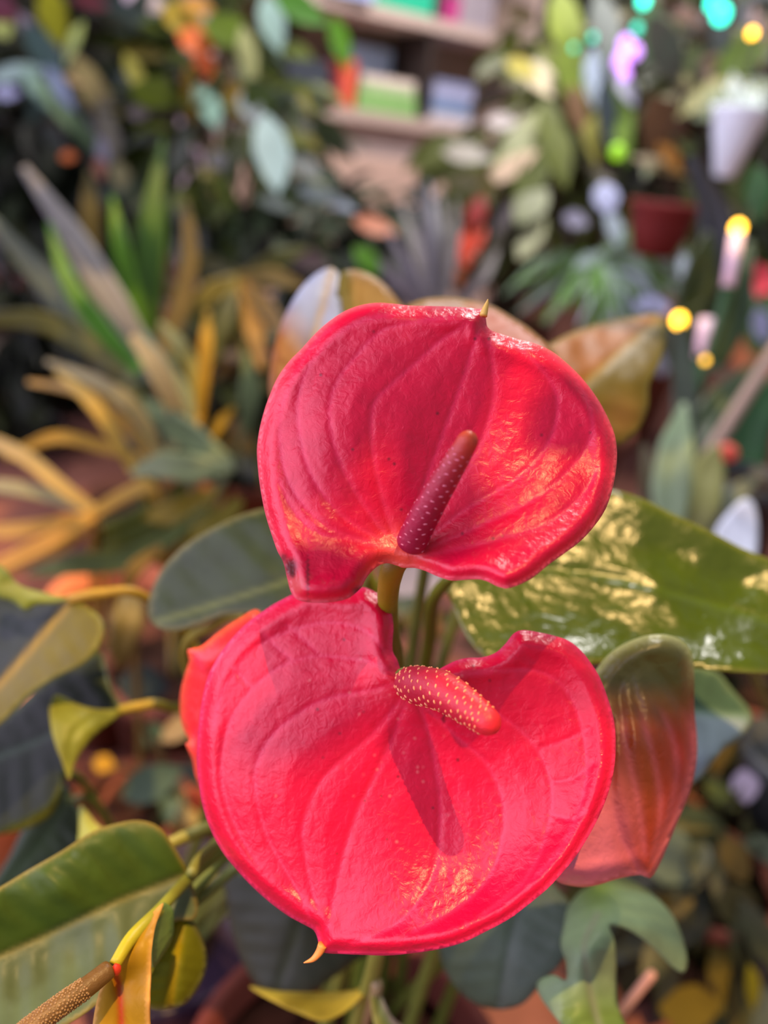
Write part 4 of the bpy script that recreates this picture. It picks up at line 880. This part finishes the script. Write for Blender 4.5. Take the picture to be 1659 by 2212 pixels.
# ---------------------------------------------------------------- right side
shrub('tree', 'light olive small tree with drooping leaves right of the shelf', 'tree', 1150, 290, 2.1, 210, 260, .25, 300, 110,
  [((92,100,40),4),((116,124,62),3),((66,74,26),3),((150,150,120),1.2),((170,166,150),.8),((60,50,28),1)],
  [(1165,170,1.85,110,80,60,(206,192,156)),(1128,148,1.84,80,50,20,(184,172,60)),(1222,60,1.85,180,80,80,(132,150,24)),(1232,150,1.82,160,66,85,(118,140,40)),(1130,300,1.8,230,80,-65,(126,132,76)),
   (1200,310,1.78,220,76,80,(90,100,20)),(1272,260,1.8,210,46,85,(150,148,50)),(1282,170,1.78,120,48,85,(190,206,222)),(1245,235,1.78,110,50,80,(106,74,40)),(1345,260,1.8,190,48,85,(130,164,62)),(1352,190,1.79,90,56,60,(206,204,232)),
   (1310,245,1.76,160,44,85,(44,58,60)),(1310,70,1.78,220,70,85,(54,70,64)),(1105,360,1.76,130,52,-30,(206,182,150)),(1010,330,1.8,110,60,10,(156,150,136)),(1155,370,1.76,180,70,-60,(96,106,50)),(1085,262,1.78,70,40,0,(196,186,180)),
   (1150,510,1.7,130,50,-60,(162,166,124)),(1090,480,1.72,110,40,-70,(70,60,66)),(1150,440,1.7,120,70,-50,(110,118,70)),(1040,400,1.75,90,60,30,(92,84,40)),(1000,390,1.75,80,50,0,(70,66,30))], pot=(.16, .3), seed=21, avoid=[(860,0,1105,265)], droop=1.1, asp=.36)
shrub('tree', 'taller shadowy tree hung with coloured lights in the upper right corner', 'tree', 1500, 200, 2.0, 220, 280, .25, 300, 115,
  [((52,56,38),4),((70,80,40),3),((88,96,36),2),((80,62,44),2),((120,116,90),1)],
  [(1470,165,1.75,150,40,15,(130,124,86)),(1450,205,1.75,140,30,10,(110,102,64)),(1545,190,1.7,200,56,-35,(122,118,12)),(1440,290,1.72,170,110,60,(96,66,40)),(1590,215,1.68,180,100,-20,(76,94,42)),(1610,120,1.7,140,80,-30,(84,104,30)),(1440,110,1.72,160,80,60,(66,62,54)),
   (1480,28,1.75,110,50,10,(120,94,84)),(1400,60,1.74,140,60,85,(96,124,86)),(1560,80,1.72,100,60,70,(80,84,84)),(1640,80,1.7,150,40,85,(128,96,90)),(1430,355,1.7,130,40,20,(104,84,40)),(1450,340,1.69,80,40,45,(160,110,44)),(1600,400,1.7,120,90,70,(72,80,40)),(1640,420,1.7,120,70,80,(80,130,80)),(1560,480,1.72,140,60,85,(58,66,50)),(1310,428,1.5,74,60,80,(206,216,244)),(1328,492,1.5,80,50,70,(184,204,214)),(1482,590,1.3,90,44,85,(190,206,214)),(1412,660,1.3,80,44,10,(176,184,214)),(1520,662,1.2,60,40,20,(170,180,196)),(1645,705,1.3,80,50,70,(176,186,216)),(1428,780,1.3,70,44,80,(150,156,160)),(1245,475,1.55,60,40,20,(160,160,176)),(1270,560,1.5,70,30,-30,(150,170,160))], pot=(.16, .3), seed=23, droop=.6)  # the pale bluish leaves paint glints of light among the foliage
rt = floor_xy(1300, 720, 1.7)
fine = []
R9 = random.Random(9)
for i in range(64):
    a = R9.uniform(-2.9, .9); L = R9.uniform(120, 220); tx, ty = 1290 + math.cos(a) * L, 560 - math.sin(a) * L * (1 if math.sin(a) < 0 else .6)
    cc = R9.choice([(160,184,160),(134,164,126),(104,156,60),(186,200,204),(120,146,106),(90,136,44)])
    fine.append(([(1295 + R9.uniform(-15,15), 560 + R9.uniform(-10,20), 1.6, 3), ((1295 + tx) / 2 + R9.uniform(-25, 25), (560 + ty) / 2 - R9.uniform(0, 45), 1.58, 5.5), (tx, ty, 1.55, 2)], cc, R9.uniform(-.5,.5)))
straps('palm', 'feathery pale green fine leaved palm at the right middle', 'plant', fine, rt, pot=(.12, .2))
p = pt(1425, 490, 1.5); hp = thing('hanging_pot', (p.x, p.y, p.z - .06), 'dark red hanging pot at the right between the trees', 'hanging pot')
mb = MB(); mb.lathe((p.x, p.y, p.z - .055), [(.03, 0), (.042, .004), (.055, .05), (.062, .085), (.066, .09), (.066, .10), (.06, .10), (.055, .08)], C(104, 30, 24, 1.1)); mb.build('pot', M_POT, hp)
mb = MB(); mb.lathe((p.x, p.y, p.z - .055), [(.055, .075), (.058, .092), (.001, .095)], C(150, 130, 130)); mb.build('soil', M_SOIL, hp)
mb = MB()
for a in range(3): mb.tube([Vector((p.x + .064 * math.cos(a * 2.1), p.y + .064 * math.sin(a * 2.1), p.z + .042)), Vector((p.x, p.y, p.z + .3)), Vector((p.x, p.y, 2.71))], .0016, C(60, 56, 50), 5)
mb.build('cord', M_WIRE, hp)
p = pt(1585, 300, 1.5); hp = thing('hanging_pot', (p.x, p.y, p.z - .06), 'greyish white cone shaped hanging pot under the upper right tree', 'hanging pot')
mb = MB(); mb.lathe((p.x, p.y, p.z - .07), [(.014, 0), (.02, .004), (.036, .06), (.052, .115), (.054, .125), (.048, .125), (.04, .1)], C(198, 208, 212, 1.5)); mb.build('pot', M_WOOD, hp)
mb = MB()
for i, (ang, L) in enumerate(((-90, 90), (-60, 70), (-120, 70), (-40, 80))):
    d = RGT * math.cos(math.radians(ang)) - UPV * math.sin(math.radians(ang)); leaf3(mb, p + SZ * .05 + RGT * .008 * (i - 1.5), d, -FWD, L * 1.5 / F, .026, C(190, 200, 190, 1.4))
mb.build('foliage', M_FOL, hp)
mb = MB()
for a in range(3): mb.tube([Vector((p.x + .05 * math.cos(a * 2.1), p.y + .05 * math.sin(a * 2.1), p.z + .053)), Vector((p.x, p.y, p.z + .3)), Vector((p.x, p.y, 2.71))], .0016, C(60, 56, 50), 5)
mb.build('cord', M_WIRE, hp)
rt = floor_xy(1510, 800, 1.15)
straps('snake_plant', 'very dark upright sword leaved plant beside the candle light', 'plant', [
 ([(1500,780,1.1,26),(1535,620,1.1,44),(1548,480,1.1,36),(1490,340,1.1,8)],(40,44,44),0),([(1480,780,1.08,24),(1500,660,1.06,44),(1520,560,1.06,30),(1530,500,1.07,5)],(44,58,14),.3),
 ([(1540,800,1.1,20),(1580,700,1.1,34),(1600,600,1.1,28),(1620,520,1.12,5)],(40,66,36),-.3),([(1470,800,1.1,20),(1440,720,1.1,22),(1400,660,1.12,5)],(60,66,40),0)], rt, pot=(.1, .18))
# candle shaped stake light
def stake(top, bot, foot, rad, label, cat, lit=True):
    ft = pt(*foot); t = thing('stake_light', (ft.x, ft.y, 0), label, cat)
    a, b = pt(*top), pt(*bot); mb = MB(); mb.tube([b, a], [rad * .92, rad], C(206, 180, 186, 1.45), 14); mb.build('tube', M_WOOD, t)
    mb = MB(); (mb.ball(a + (a - b).normalized() * rad * .8, rad * .95, C(255, 180, 40), 14, (1, 1, 1.25)), mb.build('bulb', M_AMBER, t)) if lit else None
    mb = MB(); mb.tube(bez(b, (b.x, b.y, b.z * .5), (ft.x, ft.y, .0), 8), .006, C(60, 96, 56), 8); mb.build('stake', M_STEM, t)
M_AMBER = glow('amber_bulb', (1.0, .50, .03), 9); M_DIM = glow('dim_amber_bulb', (1.0, .52, .05), 4); M_TEALD = glow('dim_teal_bulb', (.05, .8, .5), 1.6); M_TEAL = glow('teal_bulb', (.03, .9, .62), 5); M_VIO = glow('violet_bulb', (.62, .28, .9), 2.2); M_LIME = glow('lime_bulb', (.28, .6, .02), 1.1)
stake((1592,505,1.0), (1573,618,1.0), (1570,700,1.0), .0085, 'pink white candle shaped stake light with a glowing amber bulb at the right', 'garden light')
stake((1528,690,1.05), (1516,770,1.05), (1516,830,1.05), .011, 'short pale pink stake light below the candle shaped one', 'garden light', lit=False)
def string(label, pts, mats, rads, wirecol=(70, 80, 60)):
    P = [pt(*q) for q in pts]; t = thing('string_lights', P[0], label, 'string lights')
    mb = MB(); mb.tube(crv(P, 60), .0012, C(*wirecol), 6); mb.build('wire', M_WIRE, t)
    for q, mm, r in zip(P, mats, rads):
        if mm is None: continue
        mb = MB(); mb.ball(q, r, (1, 1, 1), 12, (1, 1, 1.15)); mb.build('bulb', mm, t)
string('string of amber bulbs winding down the right edge', [(1700,-60,1.3),(1625,72,1.25),(1660,300,1.2),(1560,600,1.1),(1467,692,1.0),(1523,778,1.0),(1600,860,1.05),(1636,945,1.05),(1720,1020,1.1)], [None, M_AMBER, None, None, M_AMBER, M_DIM, None, M_DIM, None], [0, .0065, 0, 0, .0085, .0042, 0, .0035, 0])
string('string of teal and violet bulbs hanging from the upper right tree', [(1700,-90,1.6),(1558,30,1.6),(1540,8,1.6),(1480,60,1.65),(1390,2,1.6),(1376,62,1.6),(1352,96,1.6),(1372,112,1.6),(1342,132,1.6),(1350,160,1.6),(1280,82,1.65),(1240,104,1.65),(1300,250,1.65),(1333,328,1.6)],
  [None, M_TEAL, M_TEAL, None, M_TEAL, M_TEALD, M_VIO, M_VIO, M_VIO, M_VIO, M_TEALD, M_TEALD, None, M_LIME], [0, .016, .012, 0, .011, .009, .015, .013, .016, .011, .007, .006, 0, .014])
rt = floor_xy(1460, 1200, .85)
straps('broad_leaf_plant', 'pale green broad bladed plant right of the upper flower', 'plant', [
 ([(1450,1180,.8,20),(1450,1060,.8,42),(1462,960,.8,36),(1478,870,.82,5)],(138,162,118),0),([(1480,1180,.82,20),(1510,1090,.82,44),(1530,1010,.84,34),(1550,960,.85,5)],(146,148,84),0),
 ([(1500,1180,.84,20),(1570,1100,.86,36),(1600,1060,.88,20),(1640,1030,.9,5)],(120,130,110),.3),([(1440,1180,.84,16),(1410,1060,.86,30),(1390,960,.9,5)],(60,52,20),0),([(1470,1180,.9,20),(1500,960,.95,36),(1560,860,1.0,30),(1640,780,1.05,5)],(56,74,44),0),
 ([(1480,1180,.95,20),(1480,900,.95,26),(1475,760,.95,20),(1470,700,.95,4)],(66,80,56),0),([(1560,1180,.95,20),(1600,1000,1.0,50),(1640,880,1.0,40),(1700,800,1.0,5)],(52,96,50),0)], rt, pot=(.08, .13))
mb = MB(); ca, cb = pt(1700, 715, .95), pt(1530, 985, .92); dd = (cb - ca).normalized(); g = cb + dd * ((cb.z - .0) / max(1e-3, -dd.z))
mb.tube([ca - dd * .25, ca, cb, g], .0085, C(160, 138, 118), 10); cane = mb.build('garden_cane', M_STEM); tag(cane, 'tan slanting cane at the right edge stuck into the ground', 'cane')
p = pt(1600, 1085, .95); bp = thing('plant_pot', (p.x, p.y, 0), 'black plastic pot on a tall rim at the right edge', 'flower pot')
mb = MB(); mb.lathe((p.x, p.y, 0), [(.04, 0), (.045, .004), (.05, p.z * .8), (.052, p.z + .01), (.056, p.z + .012), (.057, p.z + .035), (.05, p.z + .035), (.048, p.z)], C(40, 44, 46)); mb.build('pot', M_PLASTIC, bp)
mb = MB(); mb.lathe((p.x, p.y, 0), [(.045, p.z), (.049, p.z + .02), (.001, p.z + .022)], C(50, 40, 34)); mb.build('soil', M_SOIL, bp)
p = pt(1572, 978, .86); mb = MB(); mb.ball(p, .0115, C(214, 92, 72, 1.5), 14, (1, 1, .9)); mb.tube(bez(p, p - SZ * .05, (p.x + .01, p.y - .02, 0)), .003, C(80, 90, 50), 6)
tag(mb.build('flower_bud', M_FOL), 'small round coral red bud at the right edge', 'flower')
wl = thing('glare_leaf_plant', floor_xy(1950, 1150, .75) + (0,), 'plant with one leaf painted in pale glare above the glossy leaf at the right edge', 'plant')
sheet('leaf', [(1545,1150),(1582,1098),(1612,1076),(1630,1092),(1638,1150),(1630,1210),(1600,1240),(1560,1210)], [(1545,1150,.6),(1612,1076,.62),(1638,1150,.61),(1600,1240,.58)], M_LEAF, wl, 10, .0006, None, C(196, 202, 246, 1.5))  # lavender white colour paints the glare on this leaf
petiole([pt(1600,1235,.581), pt(1610,1400,.59), Vector((wl.location.x, wl.location.y, .14))], [.002,.003,.004], C(96,104,40), wl)
mb = MB(); mb.lathe(wl.location, [(.045,0),(.048,.003),(.06,.14),(.065,.145),(.066,.16),(.06,.16),(.056,.14)], C(70,74,70)); mb.build('pot', M_PLASTIC, wl)
mb = MB(); mb.lathe(wl.location, [(.05,.12),(.056,.138),(.001,.14)], C(50,34,26)); mb.build('soil', M_SOIL, wl)
shrub('shrub', 'low dark olive plant on the floor at the lower right', 'plant', 1500, 1950, .80, 240, 300, .10, 260, 140, [((40,44,20),4),((62,66,36),3),((88,98,76),2),((104,92,36),1.2),((34,24,16),2)],
  [(1450,1850,.7,200,120,30,(100,116,96)),(1520,1790,.72,160,80,30,(74,84,50)),(1590,1860,.7,120,70,60,(104,90,40)),(1500,2180,.66,170,100,10,(104,90,20)),(1630,2140,.66,130,40,75,(120,120,20)),(1610,1700,.75,80,60,80,(196,190,206)),(1560,1720,.76,90,40,40,(110,120,50)),(1600,1960,.72,150,90,30,(84,84,44))], pot=(.07, .1), seed=31)
shrub('shrub', 'dark low bush on the floor at the right edge below the glossy leaf', 'plant', 1600, 1560, 1.1, 200, 170, .12, 120, 120, [((34,38,16),4),((50,54,28),3),((70,80,56),1.5),((96,84,40),.8)], [], pot=(.09, .12), seed=33)
mb = MB(); a, b = pt(1408, 2104, .42), pt(1330, 2200, .45); d2 = (b - a).normalized(); g = b + d2 * (b.z / max(.05, -d2.z)); g = Vector((b.x * .7 + g.x * .3, b.y * .7 + g.y * .3, 0))
mb.tube([a, b, g], [.0026, .0028, .003], np.array([C(190,140,120), C(140,110,80), C(90,70,50)]), 10)
tag(mb.build('cut_stalk', M_STEM), 'cut tan dead stalk beside the twisted young leaf', 'stalk')
rt = floor_xy(1640, 640, 1.4)
t = straps('flowering_plant', 'green plant with a coral red bloom at the right edge', 'plant', [([(1640,760,1.4,20),(1630,690,1.4,34),(1600,620,1.42,5)],(70,100,44),0),([(1650,760,1.4,20),(1680,680,1.4,34),(1700,600,1.42,5)],(66,104,50),0)], rt)
mb = MB()
for i in range(7):
    a = i * 2 * math.pi / 7; d = RGT * math.cos(a) + UPV * math.sin(a) - FWD * .4; leaf3(mb, pt(1640, 608, 1.38), d, -FWD + d * .2, .034, .022, C(222, 74, 80, 1.5))
mb.tube(bez(pt(1640, 608, 1.38), pt(1642, 680, 1.39), pt(1645, 760, 1.4)), .003, C(70, 96, 44), 6)
tag(mb.build('flower', M_FOL, t), 'coral red flower')

# far hedge beyond the open right side
R4 = random.Random(40)
hd = thing('hedge', (2.6, 6.2, 0), 'distant pale hedge seen beyond the trees on the right', 'hedge'); mb = MB()
for i in range(700):
    p = Vector((R4.uniform(.9, 5), R4.uniform(5.6, 6.6), R4.uniform(.05, 1.35)))
    leaf3(mb, p, Vector((R4.uniform(-1, 1), R4.uniform(-1, 1), R4.uniform(-1, 1))), Vector((R4.uniform(-1, 1), -1, R4.uniform(0, 1))), .3, .15, C(*R4.choice([(80,96,60),(110,124,90),(140,150,140),(60,76,44)])))
mb.build('foliage', M_FOL, hd)
mb = MB()
for i in range(12): mb.tube([Vector((1.0 + i * .35, 6.1, 0)), Vector((1.0 + i * .35, 6.1, 1.1))], .02, C(70, 60, 44), 6)
mb.build('stems', M_STEM, hd)
